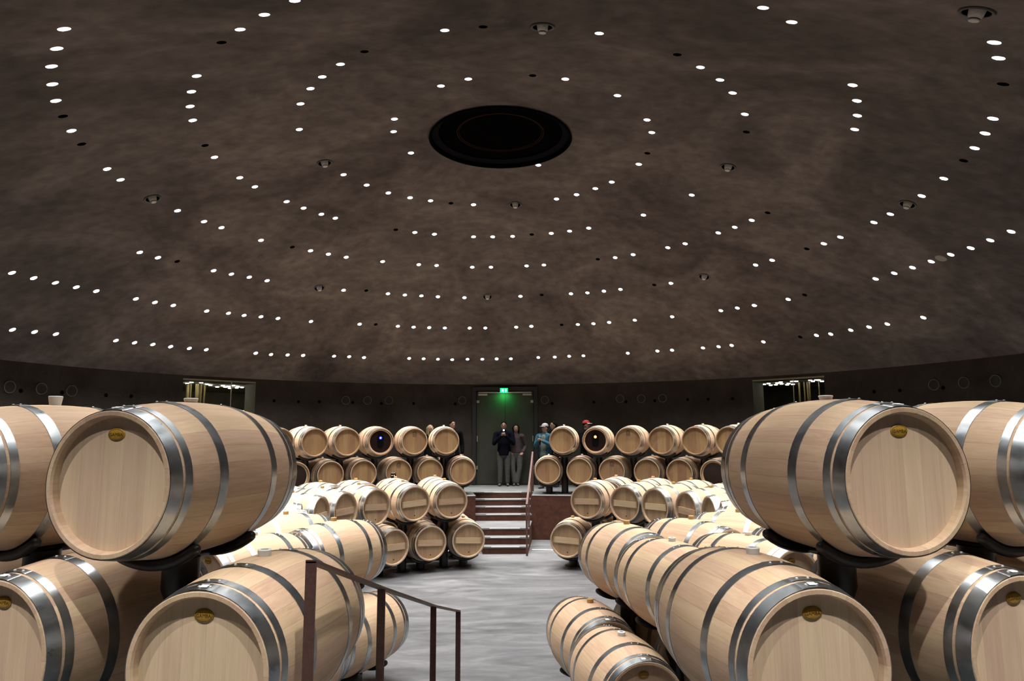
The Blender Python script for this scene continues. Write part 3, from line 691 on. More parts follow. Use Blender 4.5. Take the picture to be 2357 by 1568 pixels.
def board_meshes(cuts, mat, name):
    out = []
    for y0, y1 in zip(cuts[:-1], cuts[1:]):
        y0 += 0.0002; y1 -= 0.0002; n = 6; top, bot = [], []
        for i in range(n+1):
            y = y0+(y1-y0)*i/n; z = math.sqrt(max(0.0, (RIN-0.0005)**2-y*y)); top.append((y, z)); bot.append((y, -z))
        bm = bmesh.new(); loop = bot+list(reversed(top))
        pts = []
        for q in loop:
            if not pts or (abs(q[0]-pts[-1][0])+abs(q[1]-pts[-1][1])) > 1e-5: pts.append(q)
        if abs(pts[0][0]-pts[-1][0])+abs(pts[0][1]-pts[-1][1]) < 1e-5: pts.pop()
        f = bm.faces.new([bm.verts.new((0.0, y, z)) for y, z in pts])
        g = bm.faces.new([bm.verts.new((-0.008, y, z)) for y, z in reversed(pts)])
        k = len(pts); fv, gv = list(f.verts), list(reversed(list(g.verts)))
        for i in range(k): bm.faces.new((fv[i], gv[i], gv[(i+1)%k], fv[(i+1)%k]))
        m = bm_mesh(name, bm); m.materials.append(mat); out.append(m)
    return out
R0 = RIN-0.0006
CUT_A = [-R0,-0.185,-0.090,0.012,0.098,0.190,R0]
CUT_B = [-R0,-0.165,-0.060,0.040,0.150,R0]
BOARDS_NEW = [board_meshes(CUT_A, MT['board'], 'head_board'), board_meshes(CUT_B, MT['board'], 'head_board')]
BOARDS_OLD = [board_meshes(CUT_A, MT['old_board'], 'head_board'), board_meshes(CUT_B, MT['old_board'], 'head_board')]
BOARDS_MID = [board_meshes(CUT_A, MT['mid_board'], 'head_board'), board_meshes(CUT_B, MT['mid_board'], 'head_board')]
# bungs
def bung_mesh(r0, r1, h, mat, hollow):
    P = [(r0*0.9,-0.02),(r0,0.0),(r1,h-0.003),(r1-0.003,h)]
    P += [(r1*0.55,h),(r1*0.5,h-0.012),(0,h-0.012)] if hollow else [(0,h)]
    m = lathe_mesh('bung', P, 20); m.materials.append(mat); return m
BUNG = {'tall': bung_mesh(0.026,0.033,0.048,MT['silicone'],False), 'low': bung_mesh(0.028,0.031,0.030,MT['silicone'],True), 'stub': bung_mesh(0.027,0.033,0.022,MT['silicone'],False), 'amber': bung_mesh(0.030,0.030,0.036,MT['amber'],False), 'small': bung_mesh(0.020,0.026,0.026,MT['silicone'],False)}
dimple_m = lathe_mesh('bung_dimple', [(0,0.0185),(0.015,0.0185)], 16); dimple_m.materials.append(MT['wine'])
# oval badge with its lettering
def text_mesh(txt, size):
    cu = bpy.data.curves.new('lettering', 'FONT'); cu.body = txt; cu.size = size; cu.align_x = 'CENTER'; cu.align_y = 'CENTER'; cu.extrude = 0.0004; cu.resolution_u = 3
    o = bpy.data.objects.new('lettering', cu); C.objects.link(o)
    dg = bpy.context.evaluated_depsgraph_get(); m = bpy.data.meshes.new_from_object(o.evaluated_get(dg)); m.name = 'lettering'
    bpy.data.objects.remove(o)
    for v in m.vertices: v.co = Vector((v.co.z, v.co.x, v.co.y))
    m.update(); return m
badge_m = lathe_mesh('badge', [(0,0.004),(0.033,0.004),(0.036,0.002),(0.036,-0.002)], 32, 'X')
for v in badge_m.vertices: v.co.z *= 0.70; v.co.y *= 1.14
badge_m.materials.append(MT['badge'])
rim_m = lathe_mesh('badge_rim', [(0.0300,0.0042),(0.0312,0.0046),(0.0324,0.0042)], 32, 'X')
for v in rim_m.vertices: v.co.z *= 0.68; v.co.y *= 1.14
rim_m.materials.append(MT['badge_ink'])
letter_m = text_mesh('GAMBA', 0.0190); letter_m.materials.append(MT['badge_ink'])
# burnt arch mark of the far barrels
def mark_mesh():
    vs, fs = [], []
    def quad(a, b, c, d): i = len(vs); vs.extend([(0,*a),(0,*b),(0,*c),(0,*d)]); fs.append((i,i+1,i+2,i+3))
    n = 10
    for i in range(n):
        a, b = PI*i/n, PI*(i+1)/n
        for r0, r1 in ((0.026,0.034),(0.014,0.020)):
            quad((r0*math.cos(a), 0.01+r0*math.sin(a)*1.15), (r1*math.cos(a), 0.01+r1*math.sin(a)*1.15), (r1*math.cos(b), 0.01+r1*math.sin(b)*1.15), (r0*math.cos(b), 0.01+r0*math.sin(b)*1.15))
    for x in (-0.030,-0.010,0.010,0.030): quad((x-0.004,-0.016),(x+0.004,-0.016),(x+0.004,0.012),(x-0.004,0.012))
    quad((-0.036,-0.024),(0.036,-0.024),(0.036,-0.016),(-0.036,-0.016))
    for k in range(6): x = -0.028+0.0112*k; quad((x-0.004,-0.048),(x+0.004,-0.048),(x+0.004,-0.036),(x-0.004,-0.036))
    vs = [(x, y*1.3, z*1.3) for x, y, z in vs]; m = new_mesh('burnt_mark', vs, fs); m.materials.append(MT['ink']); return m
MARK = mark_mesh()
tag_m = box_mesh('paper_tag', -0.012, 0.012, -0.016, 0.016, 0, 0.0008); tag_m.materials.append(MT['tag'])
BARM = box_mesh('cross_bar', 0.0, 0.022, -0.235, 0.235, -0.052, 0.052, 0.003); BARM.materials.append(MT['bar'])
peg_m = lathe_mesh('peg', [(0,0.004),(0.006,0.003),(0.006,-0.002)], 8, 'X'); peg_m.materials.append(plain('peg_wood', (0.16,0.09,0.045), 0.7))
TAPM = lathe_mesh('tap_hole', [(0,0.002),(0.011,0.002),(0.011,-0.002)], 12, 'X'); TAPM.materials.append(MT['ink'])
glass_m = lathe_mesh('glass_head', [(0,0.0),(RIN-0.02,0.0),(RIN-0.02,-0.006)], 40, 'X'); glass_m.materials.append(MT['glass_dark'])
collar_m = lathe_mesh('glass_collar', [(RIN,-0.004),(RIN,0.012),(RIN-0.026,0.012),(RIN-0.026,-0.004)], 40, 'X'); collar_m.materials.append(MT['bar'])
def capsule_mesh():
    P = [(0.0, 0.075*math.cos(a), 0.09+0.075*math.sin(a)) for a in [PI*i/12 for i in range(13)]] + [(0.0, 0.075*math.cos(a), -0.09+0.075*math.sin(a)) for a in [PI+PI*i/12 for i in range(13)]]
    m = hexa_mesh('lamp_housing', P, [(0.004, y, z) for _, y, z in P]); m.materials.append(MT['device']); return m
CAPS = capsule_mesh()
led_m = lathe_mesh('led', [(0,0.016),(0.010,0.013),(0.017,0.004),(0.017,0.0)], 14, 'X')
glow_m = lathe_mesh('led_reflector', [(0.017,0.005),(0.036,0.006)], 20, 'X')
def barrel(pos, rz, label, group, detail='far', bung='amber', head='new', boards=0, mark=None, led=None, hoops=None, roll=0.0, bar_tilt=0.0):
    e = empty('wine_barrel', pos, rz); tag(e, label, 'barrel', group)
    if detail == 'near':
        for k in range(NST):
            s = obj('stave', STAVE, None, e); s.rotation_euler = (2*PI*(k+0.5)/NST, 0, 0)
    else:
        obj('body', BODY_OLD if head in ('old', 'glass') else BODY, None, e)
    H = hoops or hoops6
    for hm, lm, xm in H:
        h = obj('hoop', hm, None, e); h.rotation_euler = (roll, 0, 0)
        if detail in ('near', 'mid') and lm is not None:
            l = obj('hoop_lap', lm, None, h)
            for a in (-0.075, 0.075):
                r = obj('rivet', rivet_m, None, h); r.location = (xm, (rad(xm)+0.004)*math.sin(a), (rad(xm)+0.004)*math.cos(a)); r.rotation_euler = (-a, 0, 0)
    if detail == 'near':
        t = obj('paper_tag', tag_m, None, e); xm = BL-0.029; t.location = (xm, 0.0, rad(xm)+0.0075); t.rotation_euler = (0, math.atan(-drad(xm)), 0)
    b = obj('back_head', back_m, None, e); b.location = (-HX, 0, 0)
    if head == 'glass':
        obj('glass_collar', collar_m, None, e, (HX-0.006,0,0)); obj('glass_head', glass_m, None, e, (HX-0.004,0,0))
        if led:
            obj('lamp_housing', CAPS, None, e, (HX-0.003,0,0.02))
            lm = led_m.copy(); lm.materials.clear(); lm.materials.append(plain('led_core', (1,1,1), 0.4, emit=led[0], es=12)); obj('led', lm, None, e, (HX+0.001,0,0.085))
            gm = glow_m.copy(); gm.materials.clear(); gm.materials.append(plain('led_ring', led[1], 0.4, emit=led[1], es=1.6)); obj('led_reflector', gm, None, e, (HX+0.001,0,0.085))
    else:
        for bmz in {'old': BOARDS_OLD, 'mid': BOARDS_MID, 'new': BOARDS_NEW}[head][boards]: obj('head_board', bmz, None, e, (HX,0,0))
        if mark == 'badge':
            g = obj('badge', badge_m, None, e, (HX+0.001, 0, 0.200)); tag(g, 'oval amber badge')
            obj('badge_rim', rim_m, None, g); obj('lettering', letter_m, None, g, (0.0046, 0, -0.001))
        elif mark == 'burnt':
            obj('burnt_mark', MARK, None, e, (HX+0.0008, 0, 0.165))
        elif mark == 'bar':
            c = obj('cross_bar', BARM, None, e, (HX+0.0005, 0, 0.0)); c.rotation_euler = (bar_tilt, 0, 0)
            for s in (-1, 1):
                for k in range(3): obj('peg', peg_m, None, c, (0.019, s*0.222, -0.03+0.03*k))
            obj('tap_hole', TAPM, None, e, (HX, 0.01, -0.205))
    if bung:
        g = obj('bung', BUNG[bung], None, e, (0, 0, RB-0.002))
        if bung == 'low': obj('bung_dimple', dimple_m, None, g, (0,0,0))
    return e
# ---- black steel stands: post, foot plate, two curved cradle arms and a spine
ARM_X, ARM_R = 0.20, 0.026
def arm_mesh():
    R_ = rad(ARM_X)+ARM_R+0.001
    return tube_mesh('cradle_arm', [(0, R_*math.sin(a), -R_*math.cos(a)) for a in [(-0.64+1.28*i/14) for i in range(15)]], ARM_R, 10)
ARM = arm_mesh(); ARM.materials.append(MT['black'])
spine_m = tube_mesh('cradle_spine', [(-ARM_X,0,0),(0,0,0),(ARM_X,0,0)], 0.024, 8); spine_m.materials.append(MT['black'])
plate_m = lathe_mesh('foot_plate', [(0,0.0),(0.155,0.0),(0.155,0.008),(0.15,0.010),(0,0.010)], 28); plate_m.materials.append(MT['black'])
post_cache = {}
def post_mesh(h, pinch):
    k = (round(h, 3), None if pinch is None else round(pinch, 3))
    if k not in post_cache:
        P = [(0.0,0.009),(0.082,0.009)]
        if pinch is not None: P += [(0.082,pinch-0.19),(0.056,pinch-0.12),(0.056,pinch+0.12),(0.082,pinch+0.19)]
        P += [(0.082,h),(0,h)]
        m = lathe_mesh('post', P, 20); m.materials.append(MT['black']); post_cache[k] = m
    return post_cache[k]
def stand(pos, rz, base, label, group, pinch):
    zc = pos[2]; e = empty('barrel_stand', (pos[0], pos[1], base), rz); tag(e, label, 'stand', group)
    top = zc-base-(rad(ARM_X)+ARM_R+0.001)
    obj('foot_plate', plate_m, None, e); obj('post', post_mesh(top, pinch), None, e)
    for s in (-1, 1): obj('cradle_arm', ARM, None, e, (s*ARM_X, 0, zc-base))
    obj('cradle_spine', spine_m, None, e, (0, 0, top+0.001))
# ---- rings
ZL, ZU = 0.5125, 1.2099                    # barrel axes above the sunken floor
PL, PU = 1.5422, 2.2396                    # barrel axes of the gallery rows
RP, RI, RO = 6.7778, 3.3231, 4.3676
def put(R, a, far, tier, where, ringname, **kw):
    """a: angle from the aisle axis (far end or near end); where: words that find the barrel."""
    gal = R == RP
    z = (PU if tier == 'u' else PL) if gal else (ZU if tier == 'u' else ZL)
    base = HP if gal else 0.0; low = PL if gal else ZL
    if far: x, y = R*math.sin(a), R*math.cos(a); dx, dy = -math.sin(a), -math.cos(a)
    else: x, y = R*math.sin(a), -R*math.cos(a); dx, dy = math.sin(a), -math.cos(a)
    rz = math.atan2(dy, dx)
    what = kw.pop('what', 'oak barrel')
    barrel((x, y, z), rz, '%s %s' % (what, where), ringname, **kw)
    stand((x, y, z), rz, base, 'black steel stand under the barrel %s' % where, 'black steel barrel stands', (low-base) if tier == 'u' else None)
rb = random.Random(5)
BLUE = ((0.25,0.35,1.0),(0.01,0.02,0.9)); ORANGE = ((1.0,0.72,0.35),(0.9,0.22,0.02))
SKIP = set([('i', -1, 'l', 'f', 3), ('i', -1, 'l', 'f', 4), ('i', -1, 'l', 'n', 1), ('i', -1, 'l', 'n', 2), ('i', -1, 'l', 'n', 3), ('i', -1, 'l', 'n', 4), ('i', 1, 'l', 'f', 2), ('i', 1, 'l', 'f', 3), ('i', 1, 'l', 'f', 4), ('i', 1, 'l', 'n', 2), ('i', 1, 'l', 'n', 3), ('i', 1, 'l', 'n', 4), ('o', -1, 'u', 'n', 2), ('o', -1, 'u', 'n', 3), ('o', -1, 'u', 'n', 4), ('o', -1, 'u', 'n', 5), ('o', -1, 'l', 'f', 3), ('o', -1, 'l', 'n', 1), ('o', -1, 'l', 'n', 2), ('o', 1, 'u', 'n', 3), ('o', 1, 'u', 'n', 4), ('o', 1, 'u', 'n', 5), ('o', 1, 'u', 'n', 6), ('o', 1, 'l', 'f', 1), ('o', 1, 'l', 'f', 2), ('o', 1, 'l', 'f', 3), ('o', 1, 'l', 'n', 2), ('o', 1, 'l', 'n', 3)])   # wholly hidden places
def far_gallery(side, angs_u, angs_l):
    sd = 'left' if side < 0 else 'right'
    for k, a in enumerate(angs_u):
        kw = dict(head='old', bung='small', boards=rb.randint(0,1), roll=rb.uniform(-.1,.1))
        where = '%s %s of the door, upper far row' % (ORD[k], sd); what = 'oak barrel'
        if side < 0 and k == 2: kw.update(head='glass', led=BLUE, hoops=hoops8, bung=None); what = 'dark glass-headed barrel with blue lamp'
        elif side > 0 and k == 1: kw.update(head='glass', led=ORANGE, hoops=hoops8, bung=None); what = 'dark glass-headed barrel with orange lamp'
        elif (side < 0 and k == 3-2+0) or (side > 0 and k == 2): kw.update(mark='burnt', hoops=hoops8, bung=None); what = 'oak barrel with burnt arch mark'
        put(RP, a, True, 'u', where, 'barrels of the far gallery', what=what, **kw)
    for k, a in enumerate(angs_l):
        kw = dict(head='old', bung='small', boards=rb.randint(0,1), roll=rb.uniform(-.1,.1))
        where = '%s %s of the door, lower far row' % (ORD[k], sd); what = 'oak barrel'
        if k == 5: kw.update(head='glass', bung=None); what = 'dark glass-headed barrel'
        elif k == 2: kw.update(mark='burnt', hoops=hoops8, bung=None); what = 'oak barrel with burnt arch mark'
        put(RP, a, True, 'l', where, 'barrels of the far gallery', what=what, **kw)
far_gallery(-1, [-0.244,-0.3612,-0.4851,-0.6062,-0.7235,-0.845,-0.966], [-0.1828,-0.3024,-0.4171,-0.5453,-0.6635,-0.785,-0.906])
far_gallery(1, [0.1856,0.308,0.4287,0.5494,0.671,0.792,0.913], [0.1305,0.2474,0.3665,0.4943,0.6118,0.733,0.854])
def floor_ring(R, side, tier, far_angs, near_angs, ring):
    sd = 'left' if side < 0 else 'right'; tr = 'upper' if tier == 'u' else 'lower'
    for k, a in enumerate(far_angs):
        key = (ring[0], side, tier, 'f', k)
        if key in SKIP: continue
        put(R, side*a, True, tier, '%s %s of the far stairs, %s %s floor ring' % (ORD[k], sd, tr, ring), 'pale barrels on the sunken floor', what='pale oak barrel',
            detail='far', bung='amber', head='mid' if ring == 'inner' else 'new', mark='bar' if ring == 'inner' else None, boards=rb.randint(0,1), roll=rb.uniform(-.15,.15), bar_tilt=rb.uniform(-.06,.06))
    for k, a in enumerate(near_angs):
        key = (ring[0], side, tier, 'n', k)
        if key in SKIP: continue
        put(R, side*a, False, tier, '%s %s of the near aisle, %s %s floor ring' % (ORD[k], sd, tr, ring), 'pale barrels on the sunken floor', what='pale oak barrel',
            detail='near' if k < 3 else 'mid', bung='amber' if ring == 'inner' else 'low', head='new', mark='badge', boards=rb.randint(0,1), roll=rb.uniform(-.25,.25))
def seq(a, step, n): return [a+step*i for i in range(n)]
floor_ring(RI, -1, 'u', [0.390,0.635,0.911,1.163,1.41], [0.5713,0.8387,1.086,1.335], 'inner')
floor_ring(RI, -1, 'l', [0.2783,0.5253,0.775,1.037,1.287], [0.475,0.705,0.962,1.21,1.46], 'inner')
floor_ring(RI, 1, 'u', [0.480,0.742,0.966,1.232,1.49], [0.3413,0.5819,0.848,1.114,1.38], 'inner')
floor_ring(RI, 1, 'l', [0.345,0.611,0.854,1.099,1.361], [0.2231,0.4616,0.715,0.98,1.247], 'inner')
floor_ring(RO, -1, 'u', [0.3636,0.551,0.7407,0.9133,1.10,1.287,1.474], [0.54,0.727,0.914,1.101,1.288,1.475], 'outer')
floor_ring(RO, -1, 'l', [0.270,0.457,0.646,0.827], [0.4465,0.6335,0.8205], 'outer')
floor_ring(RO, 1, 'u', [0.4901,0.6667,0.8526,1.04,1.227,1.414], [0.3048,0.4842,0.671,0.858,1.045,1.232,1.419], 'outer')
floor_ring(RO, 1, 'l', [0.397,0.578,0.760,0.946], [0.1992,0.3945,0.578,0.765], 'outer')
for side in (-1, 1):
    sd = 'left' if side < 0 else 'right'
    for k, a in enumerate([0.2262, 0.3510, 0.474]):
        put(RP, side*a, False, 'u', '%s %s of the aisle, upper foreground row' % (ORD[k], sd), 'large foreground barrels', what='large oak barrel',
            detail='near', bung='stub' if k == 0 else ('tall' if side < 0 else None), head='new', mark='badge', boards=0 if k else (1 if side < 0 else 0))
    for k, a in enumerate([0.1640, 0.298, 0.422]):
        put(RP, side*a, False, 'l', '%s %s of the aisle, lower foreground row' % (ORD[k], sd), 'large foreground barrels', what='large oak barrel',
            detail='near', bung='low', head='new', mark='badge', boards=(k+(side>0))%2)
# ------------------------------------------------------------------ people
SKIN = plain('skin', (0.30,0.165,0.115), 0.6)
EYE = plain('eye_dark', (0.02,0.015,0.012), 0.3); LIP = plain('lip', (0.35,0.13,0.11), 0.5)
def caps(bm, p0, p1, r0, r1, n=10, sy=1.0):
    """Tapered limb with round ends; sy squeezes it front to back."""
    p0, p1 = Vector(p0), Vector(p1); t = (p1-p0); L = t.length; t.normalize()
    up = Vector((0,1,0)) if abs(t.y) < 0.9 else Vector((1,0,0)); u = (up-t*up.dot(t)).normalized(); w = t.cross(u)
    rings = [(p0-t*r0*0.96, r0*0.28), (p0-t*r0*0.7, r0*0.71), (p0, r0), (p0+(p1-p0)*0.5, (r0+r1)/2), (p1, r1), (p1+t*r1*0.7, r1*0.71), (p1+t*r1*0.96, r1*0.28)]
    prev = None; first = None
    for c, r in rings:
        row = [bm.verts.new(c+u*(r*sy*math.cos(2*PI*i/n))+w*(r*math.sin(2*PI*i/n))) for i in range(n)]
        if prev:
            for i in range(n): bm.faces.new((prev[i], prev[(i+1)%n], row[(i+1)%n], row[i]))
        else: first = row
        prev = row
    bm.faces.new(list(reversed(first))); bm.faces.new(prev)
def ell(bm, c, s, n=14):
    m = Matrix.Translation(c) @ Matrix.Diagonal((*s, 1)); bmesh.ops.create_uvsphere(bm, u_segments=n, v_segments=max(6, n//2+2), radius=1.0, matrix=m)
def skinned(name, bm, mat, parent, voxel=0.014):
    m = bm_mesh(name, bm, True); o = obj(name, m, mat, parent)
    r = o.modifiers.new('blend', 'REMESH'); r.mode = 'VOXEL'; r.voxel_size = voxel; r.use_smooth_shade = True
    s = o.modifiers.new('soften', 'SMOOTH'); s.factor = 0.5; s.iterations = 3
    return o
def person(pos, face, H, label, top, legs, hair, pose, coat=True, woman=False, hairlen='short', hat=None, turn=0.0, skin=SKIN, extra=None, inner=None):
    """pos: feet; face: heading of the body (angle about z of local +y); pose: elbow/wrist points for both arms, in units of body height."""
    e = empty('person', pos, face); tag(e, label, 'person')
    k = H; sh = 0.108 if woman else 0.122; hip = 0.058
    V = lambda x, y, z: Vector((x*k, y*k, z*k))
    hd = V(0, 0.008, 0.928)
    Rt = Matrix.Translation(hd) @ Matrix.Rotation(turn, 4, 'Z')
    hp = lambda x, y, z: Rt @ Vector((x*k, y*k, z*k))
    (elL, wrL), (elR, wrR) = pose
    stance = extra.get('stance', (0.055, 0.06)) if extra else (0.055, 0.06)
    fl, fr = V(-stance[0], 0, 0.04), V(stance[1], 0, 0.04)
    kl, kr = V(-0.055, 0.012, 0.28), V(0.055, 0.012, 0.28)
    # body: one continuous skin surface
    bm = bmesh.new()
    caps(bm, V(0,0,0.56), V(0,0,0.66), 0.072*k, 0.078*k, 12, 0.75); caps(bm, V(0,0,0.66), V(0,0,0.79), 0.080*k, 0.070*k, 12, 0.72)
    caps(bm, V(-sh+0.02,0,0.805), V(sh-0.02,0,0.805), 0.036*k, 0.036*k)
    caps(bm, V(0,0,0.52), V(0,0,0.57), 0.080*k, 0.076*k, 12, 0.8)
    caps(bm, V(0,0,0.80), V(0,0.004,0.885), 0.032*k, 0.030*k)
    ell(bm, hp(0,0,0.012), (0.043*k,0.052*k,0.056*k)); ell(bm, hp(0,0.012,-0.024), (0.034*k,0.040*k,0.040*k))
    ell(bm, hp(0,0.056,-0.006), (0.008*k,0.012*k,0.015*k), 8)
    for s in (-1, 1): ell(bm, hp(s*0.043,-0.004,-0.004), (0.006*k,0.011*k,0.018*k), 8)
    for s, el, wr in ((-1, elL, wrL), (1, elR, wrR)):
        S, E_, W_ = V(s*sh,0,0.805), V(*el), V(*wr)
        caps(bm, S, E_, 0.029*k, 0.022*k); caps(bm, E_, W_, 0.022*k, 0.015*k)
        d = (W_-E_).normalized(); P = W_+d*0.022*k
        caps(bm, W_, P+d*0.012*k, 0.015*k, 0.018*k, 8, 0.6)
        side = d.cross(Vector((0,1,0)));
        side = side.normalized() if side.length > 0.2 else Vector((1,0,0))
        curl = (Vector((-s*0.9,0.25,0.15))).normalized()
        for q in range(4):
            b0 = P+d*0.020*k+side*((q-1.5)*0.0095*k); ln = (0.020,0.023,0.022,0.017)[q]*k
            b1 = b0+(d*0.75+curl*0.5).normalized()*ln; b2 = b1+(d*0.1+curl).normalized()*ln*0.8
            caps(bm, b0, b1, 0.0052*k, 0.0048*k, 6); caps(bm, b1, b2, 0.0048*k, 0.0042*k, 6)
        tb = P-side*0.018*k*s; caps(bm, tb, tb+(d*0.6+curl*0.7-side*s*0.4).normalized()*0.03*k, 0.0058*k, 0.005*k, 6)
    for s, K, F_ in ((-1, kl, fl), (1, kr, fr)):
        caps(bm, V(s*hip,0,0.50), K, 0.052*k, 0.034*k); caps(bm, K, F_, 0.033*k, 0.022*k)
    skinned('body', bm, skin, e, 0.0085*k/1.0 if k > 0 else 0.014)
    # trousers
    bm = bmesh.new(); caps(bm, V(0,0,0.515), V(0,0,0.575), 0.088*k, 0.084*k, 12, 0.82)
    for s, K, F_ in ((-1, kl, fl), (1, kr, fr)):
        caps(bm, V(s*hip,0,0.50), K, 0.061*k, 0.043*k); caps(bm, K, F_+V(0,0,0.012), 0.043*k, 0.035*k)
    skinned('trousers', bm, legs, e)
    # shoes
    for s, F_ in ((-1, fl), (1, fr)):
        bm = bmesh.new(); caps(bm, Vector((F_.x,-0.02*k,0.022*k)), Vector((F_.x+s*0.01*k,0.085*k,0.020*k)), 0.024*k, 0.021*k, 10); caps(bm, Vector((F_.x,-0.01*k,0.024*k)), Vector((F_.x,-0.005*k,0.05*k)), 0.026*k, 0.026*k)
        for v in bm.verts: v.co.z = max(v.co.z, 0.002)
        skinned('shoe', bm, MT['shoe'], e, 0.01)
    # upper garment
    hem = 0.47 if coat else 0.53
    bm = bmesh.new(); g = 1.14 if coat else 1.07
    caps(bm, V(0,0,hem-0.03), V(0,0,0.60), 0.093*k*g, 0.088*k*g, 14, 0.78); caps(bm, V(0,0,0.60), V(0,0,0.78), 0.088*k*g, 0.080*k*g, 14, 0.74)
    caps(bm, V(-sh+0.012,0,0.802), V(sh-0.012,0,0.802), 0.043*k, 0.043*k); caps(bm, V(0,0,0.80), V(0,0.003,0.845), 0.046*k, 0.038*k)
    for s, el, wr in ((-1, elL, wrL), (1, elR, wrR)):
        S, E_, W_ = V(s*sh,0,0.80), V(*el), V(*wr); caps(bm, S, E_, 0.043*k, 0.036*k); caps(bm, E_, E_+(W_-E_)*0.93, 0.036*k, 0.027*k)
    for v in bm.verts:
        if abs(v.co.x) < 0.115*k and v.co.z < hem*k: v.co.z = hem*k
    skinned('jacket' if coat else 'jumper', bm, top, e)
    if inner:
        bm = bmesh.new(); caps(bm, V(0,0.042,hem+0.04), V(0,0.040,0.79), 0.062*k, 0.046*k, 12, 0.82); skinned('shirt_front', bm, inner, e)
    # face
    for s in (-1, 1):
        bm = bmesh.new(); ell(bm, hp(s*0.017,0.047,0.006), (0.006*k,0.004*k,0.0035*k), 8); obj('eye', bm_mesh('eye', bm, True), EYE, e)
        bm = bmesh.new(); ell(bm, hp(s*0.017,0.049,0.018), (0.011*k,0.003*k,0.0025*k), 8); obj('eyebrow', bm_mesh('eyebrow', bm, True), hair, e)
    bm = bmesh.new(); ell(bm, hp(0,0.049,-0.034), (0.013*k,0.004*k,0.003*k), 8); obj('mouth', bm_mesh('mouth', bm, True), LIP, e)
    # hair
    bm = bmesh.new(); ell(bm, hp(0,-0.008,0.026), (0.047*k,0.053*k,0.050*k), 16)
    bmesh.ops.bisect_plane(bm, geom=bm.verts[:]+bm.edges[:]+bm.faces[:], plane_co=hp(0,0.036,0.02), plane_no=(Rt.to_3x3() @ Vector((0,0.72,-0.69))), clear_outer=True)
    bmesh.ops.contextual_create(bm, geom=[x for x in bm.edges if x.is_boundary])
    if hairlen == 'long':
        for s in (-1, 0, 1): caps(bm, hp(s*0.036,-0.026,0.02), hp(s*0.040,-0.030 if s else -0.045,-0.125), 0.026*k, 0.022*k, 8)
        for s in (-1, 1): caps(bm, hp(s*0.042,0.008,0.03), hp(s*0.047,0.014,-0.105), 0.014*k, 0.013*k, 8)
    elif hairlen == 'bob':
        for s in (-1, 0, 1): caps(bm, hp(s*0.036,-0.022,0.02), hp(s*0.036,-0.03,-0.045), 0.028*k, 0.022*k, 8)
    skinned('hair', bm, hair, e, 0.011)
    if hat:
        crown, brim, under = hat
        bm = bmesh.new(); ell(bm, hp(0,-0.003,0.034), (0.052*k,0.060*k,0.046*k), 18)
        bmesh.ops.bisect_plane(bm, geom=bm.verts[:]+bm.edges[:]+bm.faces[:], plane_co=hp(0,0,0.028), plane_no=(0,0,-1), clear_outer=True)
        c = obj('cap', bm_mesh('cap', bm, True), crown, e)
        vs, fs = [], []
        N = 10
        for i in range(N+1):
            a = PI*i/N; x, y = 0.050*math.cos(a), 0.040*math.sin(a)
            vs.append(hp(x, 0.030+y*0.2, 0.031)); vs.append(hp(x*0.95, 0.034+y*1.55, 0.020+0.004*math.sin(a)))
        for i in range(N): fs.append((2*i, 2*i+2, 2*i+3, 2*i+1))
        b = obj('cap_brim', new_mesh('cap_brim', vs, fs, True), brim, e); so = b.modifiers.new('thickness', 'SOLIDIFY'); so.thickness = 0.004*k
    return e
MT['shoe'] = plain('shoe_leather', (0.06,0.05,0.045), 0.5)
navy = plain('navy_cloth', (0.0035,0.004,0.008), 0.95, spec=0.05); blackc = plain('black_cloth', (0.0035,0.0035,0.0035), 0.95, spec=0.05)
grey_jean = mottled('grey_denim', [(0.3,(0.055,0.055,0.052)),(0.7,(0.085,0.085,0.08))], 12, 0.9, spec=0.1, bump=0)
light_jean = mottled('pale_grey_denim', [(0.3,(0.075,0.075,0.07)),(0.7,(0.105,0.105,0.098))], 12, 0.9, spec=0.1, bump=0)
mauve = mottled('mauve_knit', [(0.3,(0.042,0.030,0.033)),(0.7,(0.062,0.046,0.048))], 60, 0.95, spec=0.1, bump=0.1)
teal = mottled('teal_nylon', [(0.3,(0.016,0.055,0.085)),(0.7,(0.030,0.085,0.125))], 10, 0.6, spec=0.1, bump=0.05)
sage = plain('sage_shirt', (0.10,0.12,0.105), 0.9)
dark_hair = plain('dark_brown_hair', (0.006,0.0045,0.004), 0.8, spec=0.05); blond = mottled('blonde_hair', [(0.3,(0.17,0.115,0.055)),(0.7,(0.26,0.18,0.09))], 40, 0.6, bump=0.1)
capg = plain('pale_grey_cap', (0.24,0.235,0.25), 0.8); redc = plain('red_cap', (0.30,0.012,0.015), 0.8); whitec = plain('cap_white_brim', (0.65,0.60,0.52), 0.8)
def spot_at(px, y): p = at_y(px, 1110, y); return Vector((p.x, y, HP))
HANG = (((-0.16,-0.01,0.63),(-0.155,0.03,0.50)), ((0.16,-0.01,0.63),(0.155,0.03,0.50)))
PHONE = (((-0.150,0.055,0.655),(-0.030,0.150,0.775)), ((0.150,0.055,0.655),(0.030,0.150,0.775)))
GIMB = (((-0.150,0.040,0.655),(-0.020,0.145,0.735)), ((0.145,0.050,0.660),(0.035,0.150,0.735)))
POCK = (((-0.165,-0.03,0.64),(-0.115,0.03,0.54)), ((0.150,-0.04,0.65),(0.10,0.02,0.56)))
CHEST = (((-0.16,-0.01,0.63),(-0.155,0.03,0.50)), ((0.150,0.05,0.67),(0.03,0.13,0.72)))
P1 = spot_at(1160, 8.92); person(P1, PI-0.02, 1.74, 'man in navy jacket and grey jeans holding up a lit phone before the door', navy, grey_jean, dark_hair, PHONE)
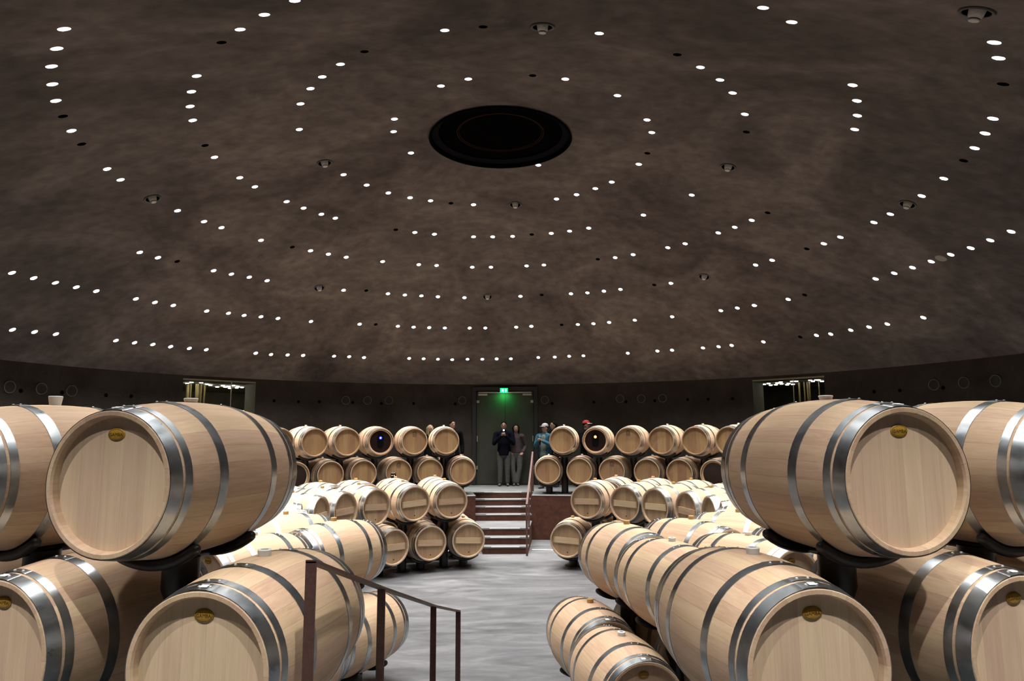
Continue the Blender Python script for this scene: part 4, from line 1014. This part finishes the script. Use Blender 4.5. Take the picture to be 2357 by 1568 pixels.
P2 = spot_at(1188, 9.0); person(P2, PI+0.05, 1.66, 'woman in mauve jumper and pale jeans beside the phone man at the door', mauve, light_jean, dark_hair, POCK, coat=False, woman=True, hairlen='long', extra={'stance': (0.02, 0.03)})
P3 = spot_at(1256, 8.0); person(P3, PI-0.55, 1.66, 'man in grey cap and teal jacket filming, right of the door', teal, blackc, dark_hair, GIMB, hat=(capg, capg, capg), turn=-0.35, inner=sage)
P4 = spot_at(1276, 8.55); person(P4, PI-0.7, 1.73, 'dark-haired person in black partly hidden behind the man in grey cap', blackc, blackc, dark_hair, HANG, hairlen='bob', turn=-0.3)
P5 = spot_at(1351, 8.3); person(P5, PI+0.75, 1.74, 'man in red cap behind the orange-lamp barrel', blackc, blackc, dark_hair, CHEST, hat=(redc, whitec, whitec), turn=0.4)
P6 = spot_at(989, 8.3); person(P6, PI+0.5, 1.64, 'blonde woman in dark coat standing behind the left upper row', blackc, blackc, blond, HANG, woman=True, hairlen='long', turn=0.3)
P7 = spot_at(1040, 8.55); person(P7, PI+0.35, 1.77, 'short-haired man in black standing behind the last barrel left of the door', blackc, blackc, dark_hair, HANG, turn=0.25)
# what they hold
ph = empty('smartphone', Vector((P1.x, P1.y-0.300, HP+0.832*1.74))); ph.rotation_euler = (0.15, 0, 0); tag(ph, 'smartphone with its white flash lit in front of the man\'s face', 'phone')
obj('case', box_mesh('case', -0.037, 0.037, -0.004, 0.004, -0.075, 0.075, 0.003), MT['device'], ph)
fm = lathe_mesh('flash', [(0,0.008),(0.018,0.005),(0.021,0)], 14); fl_ = obj('flash', fm, plain('flash_glow', (1,1,1), 0.4, emit=(0.55,0.78,1.0), es=25), ph, (0.0,-0.004,0.045), (PI/2,0,0))
pl = bpy.data.lights.new('flash_beam', 'POINT'); pl.energy = 0.25; pl.color = (0.45,0.65,1.0); pl.shadow_soft_size = 0.02
po = bpy.data.objects.new('flash_beam', pl); C.objects.link(po); po.parent = ph; po.location = (0,-0.04,0.045)
hx = Vector((math.sin(0.55), math.cos(0.55)*-1, 0)); gp = P3+Vector((-math.sin(0.55)*0.27, -math.cos(0.55)*0.27, 0.735*1.66))
gm_ = empty('camera_gimbal', gp, PI-0.55); tag(gm_, 'small handheld camera gimbal held by the man in grey cap', 'camera')
obj('grip', tube_mesh('grip', [(0,0,-0.09),(0,0,0.05)], 0.014, 10), MT['device'], gm_); obj('arm', tube_mesh('arm', [(0,0,0.05),(0.03,-0.01,0.08),(0.035,0.0,0.12)], 0.008, 8), plain('gimbal_grey', (0.25,0.27,0.28), 0.4), gm_)
obj('camera_body', box_mesh('camera_body', -0.03, 0.03, -0.02, 0.02, 0.09, 0.14, 0.005), plain('gimbal_teal', (0.12,0.30,0.36), 0.4), gm_)
# small black box standing on a floor barrel
b_ = obj('sensor_box', box_mesh('sensor_box', -0.045, 0.045, -0.03, 0.03, 0, 0.10, 0.004), MT['device'], None)
a_ = -0.551; b_.location = (RO*math.sin(a_)-0.05, RO*math.cos(a_)+0.06, ZU+RB-0.004); tag(b_, 'small black box with white marks standing on a pale barrel, left of the stairs', 'device')
for k, (x0, x1, z0, z1) in enumerate(((-0.04,0.04,0.093,0.098),(-0.028,-0.012,0.04,0.06),(0.012,0.03,0.04,0.062))): obj('white_mark', box_mesh('white_mark', x0, x1, -0.0325, -0.0305, z0, z1), MT['tag'], b_)
